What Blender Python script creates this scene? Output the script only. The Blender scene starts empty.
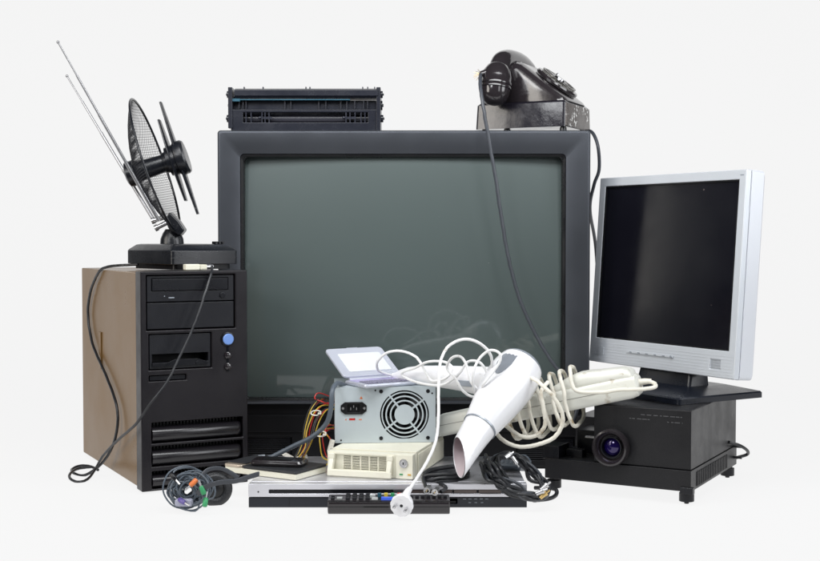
import bpy, bmesh, math, random
from mathutils import Vector, Matrix
random.seed(7)
SC = bpy.context.scene
COL = SC.collection
PI = math.pi
V = Vector
I4 = Matrix.Identity(4)
# ------------------------------------------------------------------ camera
F = 1250.0; CX = 410.0; CY = 280.5; H = 0.44
TH = math.atan(43.5 / F)
cam_d = bpy.data.cameras.new('camera'); cam = bpy.data.objects.new('camera', cam_d); COL.objects.link(cam)
cam.location = (0, 0, H); cam.rotation_euler = (PI / 2 - TH, 0, 0)
cam_d.sensor_width = 36; cam_d.lens = F / 820 * 36; cam_d.clip_start = 0.05; cam_d.clip_end = 50
SC.camera = cam
UP = V((0, math.sin(TH), math.cos(TH))); FW = V((0, math.cos(TH), -math.sin(TH)))
def W(px, py, Y):
    d = V((1, 0, 0)) * ((px - CX) / F) + UP * (-(py - CY) / F) + FW
    return V((0, 0, H)) + d * (Y / d.y)
# ------------------------------------------------------------------ mesh builder
def Rz(a): return Matrix.Rotation(a, 4, 'Z')
def Rx(a): return Matrix.Rotation(a, 4, 'X')
def Ry(a): return Matrix.Rotation(a, 4, 'Y')
def T(*a): return Matrix.Translation(V(a if len(a) == 3 else a[0]))
def frame(o, x, up=(0, 0, 1)):
    x = V(x).normalized(); z = V(up); y = z.cross(x).normalized(); z = x.cross(y)
    m = Matrix((x, y, z)).transposed().to_4x4(); m.translation = V(o); return m
def catmull(pts, sub=8, closed=False):
    pts = [V(p) for p in pts]; n = len(pts); out = []
    if n < 3 and not closed: return pts
    for i in range(n if closed else n - 1):
        if closed: p0, p1, p2, p3 = pts[i - 1], pts[i], pts[(i + 1) % n], pts[(i + 2) % n]
        else:
            p1, p2 = pts[i], pts[i + 1]
            p0 = pts[i - 1] if i else p1 * 2 - p2
            p3 = pts[i + 2] if i + 2 < n else p2 * 2 - p1
        for k in range(sub):
            t = k / sub
            out.append(0.5 * ((2 * p1) + (p2 - p0) * t + (2 * p0 - 5 * p1 + 4 * p2 - p3) * t * t + (3 * p1 - p0 - 3 * p2 + p3) * t ** 3))
    if not closed: out.append(pts[-1])
    return out
JR = random.Random(77)
class B:
    def __init__(s): s.bm = bmesh.new()
    def v(s, p, m=I4): return s.bm.verts.new(m @ V(p))
    def f(s, vs):
        try: return s.bm.faces.new(vs)
        except ValueError: return None
    def box(s, x0, x1, y0, y1, z0, z1, m=I4):
        c = [s.v(p, m) for p in ((x0,y0,z0),(x1,y0,z0),(x1,y1,z0),(x0,y1,z0),(x0,y0,z1),(x1,y0,z1),(x1,y1,z1),(x0,y1,z1))]
        for q in ((3,2,1,0),(4,5,6,7),(0,1,5,4),(1,2,6,5),(2,3,7,6),(3,0,4,7)): s.f([c[i] for i in q])
        return s
    def loft(s, rings, m=I4, cap0=True, cap1=True, closed=False):
        R = [[s.v(p, m) for p in r] for r in rings]; n = len(R[0])
        rr = list(zip(R, R[1:])) + ([(R[-1], R[0])] if closed else [])
        for a, b in rr:
            for i in range(n): s.f([a[i], a[(i + 1) % n], b[(i + 1) % n], b[i]])
        if not closed:
            if cap0: s.f(R[0][::-1])
            if cap1: s.f(R[-1])
        return s
    def prism(s, poly, a, b, ax='y', m=I4):
        g = {'y': lambda p, t: (p[0], t, p[1]), 'x': lambda p, t: (t, p[0], p[1]), 'z': lambda p, t: (p[0], p[1], t)}[ax]
        return s.loft([[g(p, a) for p in poly], [g(p, b) for p in poly]], m)
    def lathe(s, prof, o=(0,0,0), ax=(0,0,1), n=28, m=I4, ref=(0.3,1,0.1), ex=1, ey=1, cap0=True, cap1=True):
        o = V(o); a = V(ax).normalized(); u = a.cross(V(ref)).normalized(); w = a.cross(u)
        rings = [[o + a * t + (u * math.cos(2*PI*i/n) * ex + w * math.sin(2*PI*i/n) * ey) * max(r, 1e-5) for i in range(n)] for t, r in prof]
        return s.loft(rings, m, cap0, cap1)
    def cyl(s, p0, p1, r, r1=None, n=20, m=I4):
        p0 = V(p0); p1 = V(p1); d = p1 - p0
        ref = (0,0,1) if abs(d.normalized().z) < .9 else (1,0,0)
        return s.lathe([(0, r), (d.length, r if r1 is None else r1)], p0, d, n, m, ref)
    def tube(s, pts, r, n=8, closed=False, sub=8, m=I4, flat=1):
        P = catmull(pts, sub, closed); k = len(P)
        if k > 70 and not callable(r):
            for i in range(2, k-2): P[i] = P[i] + V((JR.gauss(0,1), JR.gauss(0,1), abs(JR.gauss(0,.6)))) * r * .07
        tg = []
        for i in range(k):
            a = P[i - 1] if (i or closed) else P[i]; b = P[(i + 1) % k] if (i + 1 < k or closed) else P[i]
            tg.append((b - a).normalized())
        u = tg[0].orthogonal().normalized(); rings = []
        for i in range(k):
            u = (u - tg[i] * u.dot(tg[i])).normalized(); w = tg[i].cross(u)
            q = r(i / (k - 1)) if callable(r) else r
            rings.append([P[i] + (u * math.cos(2*PI*j/n) + w * math.sin(2*PI*j/n) * flat) * q for j in range(n)])
        return s.loft(rings, m, closed=closed)
    def sph(s, c, r, n=14, m=I4, sz=1):
        return s.lathe([(-r*sz*math.cos(PI*i/n), r*math.sin(PI*i/n)) for i in range(n+1)], c, (0,0,1), 2*n, m)
    def plate(s, x0, x1, z0, z1, holes, d, y=0, m=I4, back=False):
        xs = sorted({x0, x1} | {h[0] for h in holes} | {h[1] for h in holes}); zs = sorted({z0, z1} | {h[2] for h in holes} | {h[3] for h in holes})
        def fil(i, j):
            if i < 0 or j < 0 or i >= len(xs)-1 or j >= len(zs)-1: return False
            cx = (xs[i]+xs[i+1])/2; cz = (zs[j]+zs[j+1])/2
            return not any(h[0] < cx < h[1] and h[2] < cz < h[3] for h in holes)
        C = {}
        def g(i, j, k):
            if (i,j,k) not in C: C[(i,j,k)] = s.v((xs[i], y + k*d, zs[j]), m)
            return C[(i,j,k)]
        for i in range(len(xs)-1):
            for j in range(len(zs)-1):
                if not fil(i, j): continue
                s.f([g(i,j,0), g(i+1,j,0), g(i+1,j+1,0), g(i,j+1,0)])
                s.f([g(i,j,1), g(i,j+1,1), g(i+1,j+1,1), g(i+1,j,1)])
                if not fil(i-1, j): s.f([g(i,j,0), g(i,j+1,0), g(i,j+1,1), g(i,j,1)])
                if not fil(i+1, j): s.f([g(i+1,j,0), g(i+1,j,1), g(i+1,j+1,1), g(i+1,j+1,0)])
                if not fil(i, j-1): s.f([g(i,j,0), g(i,j,1), g(i+1,j,1), g(i+1,j,0)])
                if not fil(i, j+1): s.f([g(i,j+1,0), g(i+1,j+1,0), g(i+1,j+1,1), g(i,j+1,1)])
        return s
    def build(s, name, mat, parent=None, bev=0, seg=2, ang=35, world=False, label=None):
        if world and parent is not None: s.bm.transform(parent['_m'].inverted() if False else FR[parent.name].inverted())
        bmesh.ops.recalc_face_normals(s.bm, faces=s.bm.faces)
        me = bpy.data.meshes.new(name); s.bm.to_mesh(me); s.bm.free()
        me.shade_smooth(); me.set_sharp_from_angle(angle=math.radians(ang))
        o = bpy.data.objects.new(name, me); COL.objects.link(o); me.materials.append(mat)
        if parent is not None:
            o.parent = parent; FR[o.name] = FR[parent.name]
        else: FR[o.name] = I4.copy()
        if bev:
            b = o.modifiers.new('bevel', 'BEVEL'); b.width = bev; b.segments = seg; b.limit_method = 'ANGLE'; b.angle_limit = math.radians(30)
            b.harden_normals = True; b.use_clamp_overlap = True
        if label: o['label'] = label
        return o
FR = {}
def thing(name, label, cat, m=I4, group=None):
    o = bpy.data.objects.new(name, None); COL.objects.link(o); o.matrix_basis = m
    o.empty_display_size = .03; o['label'] = label; o['category'] = cat
    if group: o['group'] = group
    FR[o.name] = m.copy(); return o
def rrect(w, h, r, y, cx=0, cz=0, n=6):
    out = []
    for qx, qz, a0 in ((1,1,0),(-1,1,90),(-1,-1,180),(1,-1,270)):
        for k in range(n+1):
            a = math.radians(a0 + 90*k/n)
            out.append((cx + qx*(w/2-r) + r*math.cos(a), y, cz + qz*(h/2-r) + r*math.sin(a)))
    return out
# ------------------------------------------------------------------ materials
def mat(name, col, rough=.5, metal=0, bump=0, bscale=300, rvar=.08, cvar=.08, vscale=14, coat=0, spec=.5, sss=0, trans=0):
    m = bpy.data.materials.new(name); m.use_nodes = True; nt = m.node_tree; N = nt.nodes; L = nt.links
    p = N['Principled BSDF']
    p.inputs['Roughness'].default_value = rough; p.inputs['Metallic'].default_value = metal
    p.inputs['Specular IOR Level'].default_value = spec; p.inputs['Coat Weight'].default_value = coat
    p.inputs['Coat Roughness'].default_value = .08
    tc = N.new('ShaderNodeTexCoord'); no = N.new('ShaderNodeTexNoise'); no.inputs['Scale'].default_value = vscale
    no.inputs['Detail'].default_value = 6; no.inputs['Roughness'].default_value = .65
    L.new(tc.outputs['Object'], no.inputs['Vector'])
    mx = N.new('ShaderNodeMix'); mx.data_type = 'RGBA'
    mx.inputs[6].default_value = tuple(c*(1-cvar) for c in col) + (1,); mx.inputs[7].default_value = tuple(min(1, c*(1+cvar)) for c in col) + (1,)
    L.new(no.outputs['Fac'], mx.inputs[0]); L.new(mx.outputs[2], p.inputs['Base Color'])
    if rvar:
        mr = N.new('ShaderNodeMapRange'); mr.inputs[1].default_value = .3; mr.inputs[2].default_value = .7
        mr.inputs[3].default_value = max(0.02, rough-rvar); mr.inputs[4].default_value = min(1, rough+rvar)
        L.new(no.outputs['Fac'], mr.inputs[0]); L.new(mr.outputs[0], p.inputs['Roughness'])
    if bump:
        n2 = N.new('ShaderNodeTexNoise'); n2.inputs['Scale'].default_value = bscale; n2.inputs['Detail'].default_value = 3
        L.new(tc.outputs['Object'], n2.inputs['Vector'])
        b = N.new('ShaderNodeBump'); b.inputs['Strength'].default_value = bump; b.inputs['Distance'].default_value = .001
        L.new(n2.outputs['Fac'], b.inputs['Height']); L.new(b.outputs[0], p.inputs['Normal'])
    m['_p'] = 1
    return m
def specks(m, col, scale=60, lo=.62, hi=.66, rough=.7, mask_scale=6, mlo=.45, mhi=.6):
    """dust, chips or scuffs with a shape of their own"""
    nt = m.node_tree; N = nt.nodes; L = nt.links; p = N['Principled BSDF']
    src = p.inputs['Base Color'].links[0].from_socket
    tc = N.new('ShaderNodeTexCoord'); n = N.new('ShaderNodeTexNoise'); n.inputs['Scale'].default_value = scale; n.inputs['Detail'].default_value = 4
    n2 = N.new('ShaderNodeTexNoise'); n2.inputs['Scale'].default_value = mask_scale
    L.new(tc.outputs['Object'], n.inputs['Vector']); L.new(tc.outputs['Object'], n2.inputs['Vector'])
    r = N.new('ShaderNodeMapRange'); r.inputs[1].default_value = lo; r.inputs[2].default_value = hi; L.new(n.outputs['Fac'], r.inputs[0])
    r2 = N.new('ShaderNodeMapRange'); r2.inputs[1].default_value = mlo; r2.inputs[2].default_value = mhi; L.new(n2.outputs['Fac'], r2.inputs[0])
    mu = N.new('ShaderNodeMath'); mu.operation = 'MULTIPLY'; L.new(r.outputs[0], mu.inputs[0]); L.new(r2.outputs[0], mu.inputs[1])
    mx = N.new('ShaderNodeMix'); mx.data_type = 'RGBA'; mx.inputs[7].default_value = tuple(col) + (1,)
    L.new(mu.outputs[0], mx.inputs[0]); L.new(src, mx.inputs[6]); L.new(mx.outputs[2], p.inputs['Base Color'])
    return m
TVP = specks(mat('tv_painted_plastic', (.09,.097,.112), .38, .75, .04, 900, .06, .06, 4), (.25,.25,.25), 150, .75, .8)
TVD = mat('tv_dark_plastic', (.006,.006,.007), .45, 0, .1, 700, spec=.15)
RIM = mat('black_rim', (.006,.006,.007), .3)
BLK = mat('black_plastic', (.005,.0055,.008), .3, 0, .12, 700, spec=.35)
BLK2 = mat('soft_black_plastic', (.007,.0075,.0105), .38, 0, .2, 900, spec=.35)
ANT = specks(mat('antenna_plastic', (.008,.009,.012), .27, 0, .15, 600), (.18,.18,.18), 180, .68, .74)
TWF = mat('tower_front_plastic', (.008,.0068,.009), .36, 0, .15, 900, spec=.35)
TWS = specks(mat('tower_side_steel', (.15,.085,.03), .3, 0, 0, 800, .08, .2, 3, spec=.22), (.3,.24,.18), 140, .77, .8)
BAKE = mat('bakelite', (.018,.015,.017), .16, 0, .15, 90, .07, .1, 20, .5)
BAKS = specks(mat('scuffed_bakelite', (.05,.04,.036), .3, 0, .3, 200, .1, .2, 30), (.6,.6,.58), 130, .55, .6, .7, 28, .5, .56)
BAKB = specks(mat('bakelite_base', (.012,.011,.016), .2, 0, .35, 60, .1, .1, 20, .4), (.35,.33,.36), 220, .68, .74)
SIL = mat('silver_plastic', (.6,.63,.67), .34, .3, 0, 900, .04, .02)
SILL = mat('light_silver_side', (.62,.64,.68), .4, .15, 0, 900, .04, .02)
ALU = mat('brushed_aluminium', (.68,.68,.72), .3, .6, 0, 500, .04, .03)
CHR = mat('chrome', (.42,.42,.44), .16, 1)
RODM = mat('dull_rod_metal', (.3,.3,.31), .38, .8)
STEEL = mat('galvanised_steel', (.5,.56,.59), .4, .2, 0, 400, .08, .1, 12)
CREAM = specks(mat('cream_plastic', (.76,.74,.62), .45, 0, .1, 600), (.35,.3,.2), 90, .66, .74)
BEIGE = specks(mat('aged_white_plastic', (.7,.7,.64), .42, 0, .1, 600), (.33,.26,.17), 60, .6, .72, .7, 9, .4, .6)
BEIGC = specks(mat('aged_cable_sheath', (.74,.71,.62), .5, 0, .1, 600), (.3,.22,.12), 45, .55, .66, .7, 20, .4, .6)
WHT = specks(mat('white_gloss_plastic', (.77,.77,.79), .22, 0, 0, 1, .08, .03), (.5,.48,.44), 70, .66, .76, .7, 12, .5, .62)
WHC = specks(mat('white_cable_sheath', (.78,.78,.78), .42, 0, 0, 1, .05, .05), (.5,.46,.4), 90, .6, .72, .7, 20, .45, .6)
GREYT = mat('grey_trim', (.3,.33,.37), .25, .2)
CABK = mat('black_cable_sheath', (.012,.013,.016), .4, 0, .2, 400)
CABG = mat('grey_cable_sheath', (.04,.045,.055), .42, 0, .2, 400)
CABG2 = mat('slate_cable_sheath', (.085,.105,.13), .42, 0, .2, 400)
YEL = mat('yellow_wire', (.6,.42,.04), .4); RED = mat('red_wire', (.5,.025,.02), .4); ORG = mat('orange_plastic', (.65,.17,.04), .4)
GRN = mat('green_plastic', (.03,.27,.1), .4); BLU = mat('blue_button', (.03,.1,.65), .3); TEAL = mat('teal_plastic', (.006,.07,.11), .4)
PUR = mat('purple_plastic', (.12,.09,.3), .4); PINKW = mat('pinkish_inner_plastic', (.5,.42,.44), .5)
PWR = mat('pale_blue_button', (.15,.27,.6), .3); DARK = mat('dark_cavity', (.004,.004,.005), .8)
SLV = mat('silver_metal', (.65,.65,.66), .28, .9); GOLD = mat('gold_contact', (.7,.5,.2), .3, .9)
KEY = mat('grey_key', (.2,.19,.27), .45); LAV = mat('lavender_panel', (.42,.38,.62), .4); PDAS = mat('lcd_pale_film', (.66,.68,.71), .3)
PDAC = mat('pearl_casing', (.52,.54,.62), .3, .3)
LEATH = mat('black_leatherette', (.018,.019,.022), .5, 0, .8, 350)
CHAMP = mat('champagne_metal', (.55,.47,.38), .3, .6)
PROJ = specks(mat('projector_crackle_paint', (.006,.006,.0075), .38, 0, .25, 900, spec=.35), (.12,.105,.09), 55, .7, .76)
NAVY = mat('navy_plastic', (.006,.008,.014), .3, 0, .1, 700)
LCDP = mat('lcd_panel', (.004,.004,.007), .2, 0, 0, 1, .05)
specks(LCDP, (.2,.16,.15), 50, .74, .77)
# CRT glass: grey-green phosphor behind a clear faceplate
CRT = specks(mat('crt_glass', (.062,.082,.080), .42, 0, 0, 1, .0, .04, 3, 1.0), (.22,.24,.23), 160, .75, .8)
CRT.node_tree.nodes['Principled BSDF'].inputs['Coat Roughness'].default_value = .05
LENS = mat('violet_coated_lens', (.012,.006,.05), .06, 0, 0, 1, 0, .3, 30, 1)
LENS.node_tree.nodes['Principled BSDF'].inputs['Coat Tint'].default_value = (.5,.35,1,1)
# white sweep under the pile; added emission keeps it even and drowns shadows
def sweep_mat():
    m = bpy.data.materials.new('glowing_white_sweep'); m.use_nodes = True; p = m.node_tree.nodes['Principled BSDF']
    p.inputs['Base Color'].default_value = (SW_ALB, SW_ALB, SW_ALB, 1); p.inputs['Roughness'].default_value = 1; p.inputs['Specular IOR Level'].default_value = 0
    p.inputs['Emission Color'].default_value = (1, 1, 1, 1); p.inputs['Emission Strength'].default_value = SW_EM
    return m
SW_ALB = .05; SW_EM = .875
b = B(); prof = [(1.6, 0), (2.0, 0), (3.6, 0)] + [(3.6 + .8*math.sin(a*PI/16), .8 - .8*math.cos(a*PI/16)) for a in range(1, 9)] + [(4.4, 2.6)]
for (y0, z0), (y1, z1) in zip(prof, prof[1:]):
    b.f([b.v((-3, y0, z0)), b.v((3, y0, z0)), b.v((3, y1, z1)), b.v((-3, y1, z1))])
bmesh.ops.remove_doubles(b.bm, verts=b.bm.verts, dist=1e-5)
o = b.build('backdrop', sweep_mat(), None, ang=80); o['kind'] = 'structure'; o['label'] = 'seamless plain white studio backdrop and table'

# ================================================================== CRT TELEVISION
TVY = 2.34; sc = F / TVY
tl = W(217, 130, TVY); br_ = W(591, 130, TVY)
tw = br_.x - tl.x; tvx = (tl.x + br_.x) / 2; tvh = tl.z
tv = thing('crt_television', 'large dark grey tube television with greenish blank screen, behind everything else', 'television', T(tvx, TVY, 0))
s0 = W(243, 157, TVY); s1 = W(562, 399, TVY)
ow = s1.x - s0.x; oh = s0.z - s1.z; ocx = (s0.x + s1.x)/2 - tvx; ocz = (s0.z + s1.z)/2
zb = .1265; fh = tvh - zb; fz = (tvh + zb)/2
b = B()
b.loft([rrect(tw-.02, fh-.02, .006, .10, 0, fz), rrect(tw, fh, .006, .085, 0, fz), rrect(tw, fh, .006, .006, 0, fz), rrect(tw-.0012, fh-.0012, .0055, .0028, 0, fz), rrect(tw-.005, fh-.005, .005, .001, 0, fz), rrect(tw-.012, fh-.012, .005, .0004, 0, fz),
        rrect(ow+.022, oh+.022, .009, .0085, ocx, ocz), rrect(ow+.014, oh+.014, .008, .0098, ocx, ocz), rrect(ow+.012, oh+.012, .008, .014, ocx, ocz), rrect(ow+.012, oh+.012, .008, .05, ocx, ocz)], cap0=False, cap1=False)
b.build('bezel', TVP, tv, ang=25)
b = B()
b.loft([rrect(ow+.0118, oh+.0118, .008, .0102, ocx, ocz), rrect(ow+.004, oh+.004, .008, .0115, ocx, ocz), rrect(ow, oh, .008, .016, ocx, ocz), rrect(ow, oh, .008, .04, ocx, ocz)], cap0=False, cap1=False)
b.build('inner_rim', RIM, tv, ang=25)
b = B(); n = 28; G = [[None]*(n+1) for _ in range(n+1)]
for i in range(n+1):
    for j in range(n+1):
        u = -1 + 2*i/n; w = -1 + 2*j/n
        G[i][j] = b.v((ocx + u*(ow/2+.002), .014 + .011*u*u + .008*w*w, ocz + w*(oh/2+.002)))
for i in range(n):
    for j in range(n): b.f([G[i][j], G[i+1][j], G[i+1][j+1], G[i][j+1]])
b.build('screen', CRT, tv, ang=80)
b = B(); hw = tw/2 - .006
b.plate(-hw, hw, 0.006, zb-.0005, [(-hw+.02, -hw+.13, .018, .062), (hw-.13, hw-.02, .018, .062)], .02, .012)
b.box(-hw+.002, hw-.002, .0325, .09, .006, zb-.001)
b.build('lower_panel', TVD, tv, .002)
for sx in (-1, 1):
    b = B()
    for k in range(11): b.box(sx*(hw-.075)-.053, sx*(hw-.075)+.053, .016, .020, .0195+k*.0039, .0215+k*.0039)
    b.build('speaker_grille', BLK, tv)
b = B(); b.box(-.30, .30, .0085, .0118, .072, .104); b.build('control_flap', TVD, tv, .001)
b = B(); b.loft([rrect(tw-.022, tvh-.022, .012, .1005, 0, tvh/2+.002), rrect(tw-.06, tvh-.06, .03, .2, 0, tvh/2), rrect(tw-.3, tvh-.26, .05, .42, 0, tvh/2-.04), rrect(tw-.4, tvh-.34, .05, .46, 0, tvh/2-.04)])
b.build('rear_housing', TVD, tv, ang=30)
for sx in (-1, 1):
    b = B(); b.box(sx*.26-.03, sx*.26+.03, .02, .38, 0, .0055); b.build('foot', DARK, tv)

TNR = mat('toner_shell', (.013,.0145,.022), .26, 0, .05, 300, .06, .1, 20)
TNR2 = mat('toner_ribs', (.022,.024,.036), .28)
# ================================================================== TONER CARTRIDGE on the TV
cy = 2.40; c0 = W(226, 129, cy); cw = W(380, 129, cy).x - c0.x
tc_ = thing('toner_cartridge', 'black printer toner cartridge with teal strip lying on top of the television', 'toner cartridge', T(c0.x, cy, tvh+.0005))
def cx_(px): return (px-226)/154*cw
def cz_(py): return W(300, py, cy).z - tvh
b = B(); b.plate(cx_(231), cx_(377), .0, cz_(109.5), [(cx_(243), cx_(368), cz_(122.5), cz_(112.5))], .012)
b.box(cx_(231)+.001, cx_(377)-.001, .03, .11, .001, cz_(110)); b.build('lower_frame', TNR, tc_, .0012)
b = B(); b.cyl((cx_(240), .022, cz_(118)), (cx_(371), .022, cz_(118)), .0085, n=24); b.build('roller', mat('roller_rubber', (.03,.03,.04), .25), tc_)
b = B(); b.box(cx_(233), cx_(376), .014, .06, cz_(109)+.0005, cz_(100))
for px in (238, 242, 245, 284, 290, 318, 325, 340, 346, 354, 363, 367):
    b.box(cx_(px), cx_(px)+.0022, .007, .0135, cz_(109), cz_(100.5))
b.build('ribbed_wall', TNR, tc_, .0006)
b = B(); b.box(cx_(235), cx_(350), .0, .012, cz_(100.2), cz_(99.2)); b.box(cx_(229), cx_(240), -.001, .0122, cz_(101.5), cz_(98.8)); b.build('strip', TEAL, tc_)
b = B(); b.prism([(.0, cz_(98.3)), (-.006, cz_(96)), (-.006, cz_(90.5)), (.004, cz_(88.5)), (.09, cz_(87.5)), (.1, cz_(99)), (.1, cz_(98.3))], cx_(235), cx_(378), 'x'); b.build('drum_cover', TNR, tc_, .0015)
b = B(); b.cyl((cx_(233), .012, cz_(96)), (cx_(233)+.003, .012, cz_(96)), .004)
b.build('pin', TNR2, tc_)
for px in (243, 262, 305, 309, 362, 367, 374):
    b = B(); b.box(cx_(px), cx_(px)+.002, .01, .02, cz_(88.6), cz_(86.3)); b.build('tab', TNR2, tc_)
for sx, px in ((-1, 230), (1, 378)):
    b = B(); x = cx_(px); b.box(x-.003, x+.005, -.004, .1, cz_(128.5) if sx < 0 else .001, cz_(87.5))
    for (yy, zz, r, l) in ((.012, cz_(94), .008, .004), (.03, cz_(104), .011, .003), (.016, cz_(118), .0085, .005)):
        xx = x - .003 if sx < 0 else x + .005
        b.cyl((xx, yy, zz), (xx + sx*l, yy, zz), r*.85, n=16); b.cyl((xx + sx*l, yy, zz), (xx + sx*(l+.002), yy, zz), r*.3, n=10)
    b.build('end_cap', TNR, tc_, .0008)
for px in (246, 251, 262, 265, 269, 346, 350, 355, 361, 365):
    b = B(); b.box(cx_(px)-.0009, cx_(px)+.0009, .001, .013, cz_(122.6), cz_(112.4)); b.build('rib', TNR2, tc_)
for px in (266, 350):
    b = B(); b.box(cx_(px)-.013, cx_(px)+.011, .004, .009, cz_(119), cz_(116.6)); b.sph((cx_(px)-.012, .004, cz_(117.6)), .003, 6); b.build('bracket', TNR2, tc_)

# ================================================================== ROTARY TELEPHONE on the TV
pc = W(567, 127, 2.355); ph = thing('rotary_telephone', 'old black dial telephone with scuffed front, standing on top of the television', 'telephone', T(pc.x, 2.355, tvh+.0005) @ Rz(math.radians(-25)))
Lp = .186; Wp = .155
b = B(); z0 = .0085; z1 = .0585
def rr2(x0, x1, y0, y1, r, z, n=5):
    return [(p[0], p[2], z) for p in rrect(x1-x0, y1-y0, r, 0, (x0+x1)/2, (y0+y1)/2, n)]
b.loft([rr2(-Lp, -.004, .001, Wp, .006, z0), rr2(-Lp, -.004, .001, Wp, .006, z0+.003), rr2(-Lp+.002, -.004, .003, Wp-.002, .006, z1-.004), rr2(-Lp+.006, -.008, .007, Wp-.006, .006, z1)])
b.build('base', BAKB, ph, ang=30)
b = B(); b.loft([rr2(-.0055, -.001, .004, Wp-.003, .0015, z0+.001), rr2(-.0065, -.002, .006, Wp-.005, .0015, z1-.005)]); b.build('front_face', BAKS, ph, .001)
b = B(); prof = [(-.180, z1), (-.176, .080), (-.158, .115), (-.130, .134), (-.108, .139), (-.097, .135), (-.05, .098), (-.008, .064), (-.005, z1)]
def shr(k, yy): 
    cx0 = -.085
    return [((x-cx0)*k+cx0, yy, z1 + (z-z1)*k) for x, z in prof]
b.loft([shr(.80, .006), shr(.93, .012), shr(.98, .022), shr(1, .035), shr(1, Wp-.035), shr(.98, Wp-.022), shr(.93, Wp-.012), shr(.8, Wp-.006)])
b.build('body', BAKE, ph, ang=28)
for yy in (.035, Wp-.035):
    b = B(); b.prism([(-.172, .09), (-.170, .136), (-.160, .136), (-.152, .13), (-.125, .13), (-.114, .141), (-.104, .139), (-.1, .115)], yy-.006, yy+.006, 'y'); b.build('cradle', BAKE, ph, .002)
nd = V((.615, 0, .788)); dc = V((-.048, Wp/2, .0970)) + nd*.001
b = B(); b.lathe([(0, .046), (.004, .047), (.007, .045), (.0075, .04), (.0065, .038), (.0065, .0)], dc, nd, 48); b.build('dial_ring', BAKE, ph, ang=30)
b = B(); b.lathe([(.0066, .037), (.0075, .037), (.0075, 0)], dc, nd, 40); dp = b.build('number_plate', specks(mat('worn_plate', (.3,.29,.26), .4), (.03,.03,.03), 200, .5, .56, .6, 30, .3, .4), ph)
# finger wheel with ten real finger holes: ring sectors around each hole
b = B(); uu = nd.cross(V((0,1,0))).normalized(); vv = nd.cross(uu)
def dpt(r, a, h): return dc + nd*h + (uu*math.cos(a) + vv*math.sin(a))*r
for (ri, ro) in ((.0, .0195), (.033, .0385)):
    n = 60; b.loft([[dpt(max(r, 1e-4), 2*PI*i/n, h) for i in range(n)] for r, h in ((ri, .0105), (ro, .0105), (ro, .012), (ri, .012))], cap0=False, cap1=False, closed=True)
for k in range(12):
    a = 2*PI*(k+.5)/12; w = .10 if k not in (10, 11) else .3
    q = [(.019, a-w), (.0335, a-w*.62), (.0335, a+w*.62), (.019, a+w)]
    b.loft([[dpt(r, t, .0107) for r, t in q], [dpt(r, t, .0118) for r, t in q]])
b.build('finger_wheel', mat('worn_dial_metal', (.06,.055,.05), .25, .6), ph)
b = B(); b.lathe([(.012, .012), (.0145, .011), (.015, .0)], dc, nd, 24); b.build('dial_hub', CHR, ph)
b = B(); b.tube([dpt(.035, -1.0, .012), dpt(.038, -1.0, .015), dpt(.044, -1.0, .012), dpt(.046, -1.0, .006)], .0012, 6); b.build('finger_stop', CHR, ph)
for x, y in ((-.17, .012), (-.012, .014), (-.17, .14), (-.012, .14), (-.125, .014)):
    b = B(); b.lathe([(0, .007), (.007, .0065), (.0083, .005)], (x, y, 0), (0,0,1), 14); b.build('foot', RIM, ph)
# handset: a thing of its own lying in the cradle
hs = thing('telephone_handset', 'black bakelite handset resting on the cradle of the dial telephone', 'handset', T(pc.x, 2.355, tvh+.0005) @ Rz(math.radians(-25)))
hx = -.131
b = B()
b.tube([(hx, -.018, .108), (hx, .0, .134), (hx+.001, .035, .146), (hx+.002, .078, .149), (hx+.001, .12, .146), (hx, .155, .134), (hx, .173, .108)], lambda t: .0195 + .003*abs(2*t-1)**2, 18, flat=.8)
b.build('handle', BAKE, hs, ang=60)
for ynear, ty in ((-.022, -.18), (.177, .18)):
    ax = V((-.05, ty, -1)).normalized(); ce = V((hx, ynear, .122))
    b = B(); b.lathe([(-.012, .0), (-.010, .010), (-.004, .019), (.006, .0255), (.018, .0285), (.028, .0295), (.0295, .0305), (.0335, .0305), (.035, .029)], ce, ax, 32)
    b.build('cup', BAKE, hs, ang=40)
    b = B(); b.lathe([(.0352, .029), (.037, .0305), (.041, .0305), (.0425, .0285), (.052, .0275), (.062, .024), (.070, .017), (.073, .006), (.072, 0)], ce, ax, 32)
    b.build('mouthpiece' if ynear < 0 else 'earpiece', BAKE, hs, ang=40)
def HW(px, py, Y): return W(px, py, Y)
b = B(); b.cyl(W(490, 71, 2.38), W(480.5, 74, 2.375), .007, .0055, 14); b.build('cord_outlet', BAKE, hs, .001, world=True)
b = B(); R = random.Random(3)
for k in range(9):
    p = W(481, 75, 2.372); d = V((-R.uniform(.3, 1), R.uniform(-.6, .6), R.uniform(-.9, .9))).normalized()
    b.tube([p, p + d*.006 + V((0,0,.002)), p + d*R.uniform(.010, .017)], .00035, 4)
b.build('frayed_wires', GOLD, hs, world=True)
cd = thing('handset_cord', 'long dark grey cord hanging from the handset down across the television screen', 'cord', T(W(481, 78, 2.37)))
b = B(); b.tube([W(480.5,74,2.372), W(480,84,2.34), W(483,105,2.32), W(489,140,2.315), W(495,175,2.315), W(501,215,2.315), W(509,260,2.315), W(520,300,2.312), W(536,335,2.308), W(552,362,2.3), W(568,382,2.29), W(578,402,2.26), W(572,425,2.25)], .0034, 10)
b.build('sheath', CABG, cd, world=True)
c2 = thing('telephone_line_cord', 'dark grey line cord dropping behind the telephone at the television corner', 'cord', T(W(590, 130, 2.46)))
b = B(); b.tube([W(583,133,2.52), W(590,131,2.47), W(595,137,2.45), W(598.5,150,2.44), W(599,170,2.45), W(594,185,2.46), W(590,210,2.5), W(596,250,2.6), W(600,330,2.62)], .0034, 10)
b.build('sheath', CABG, c2, world=True)

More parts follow.
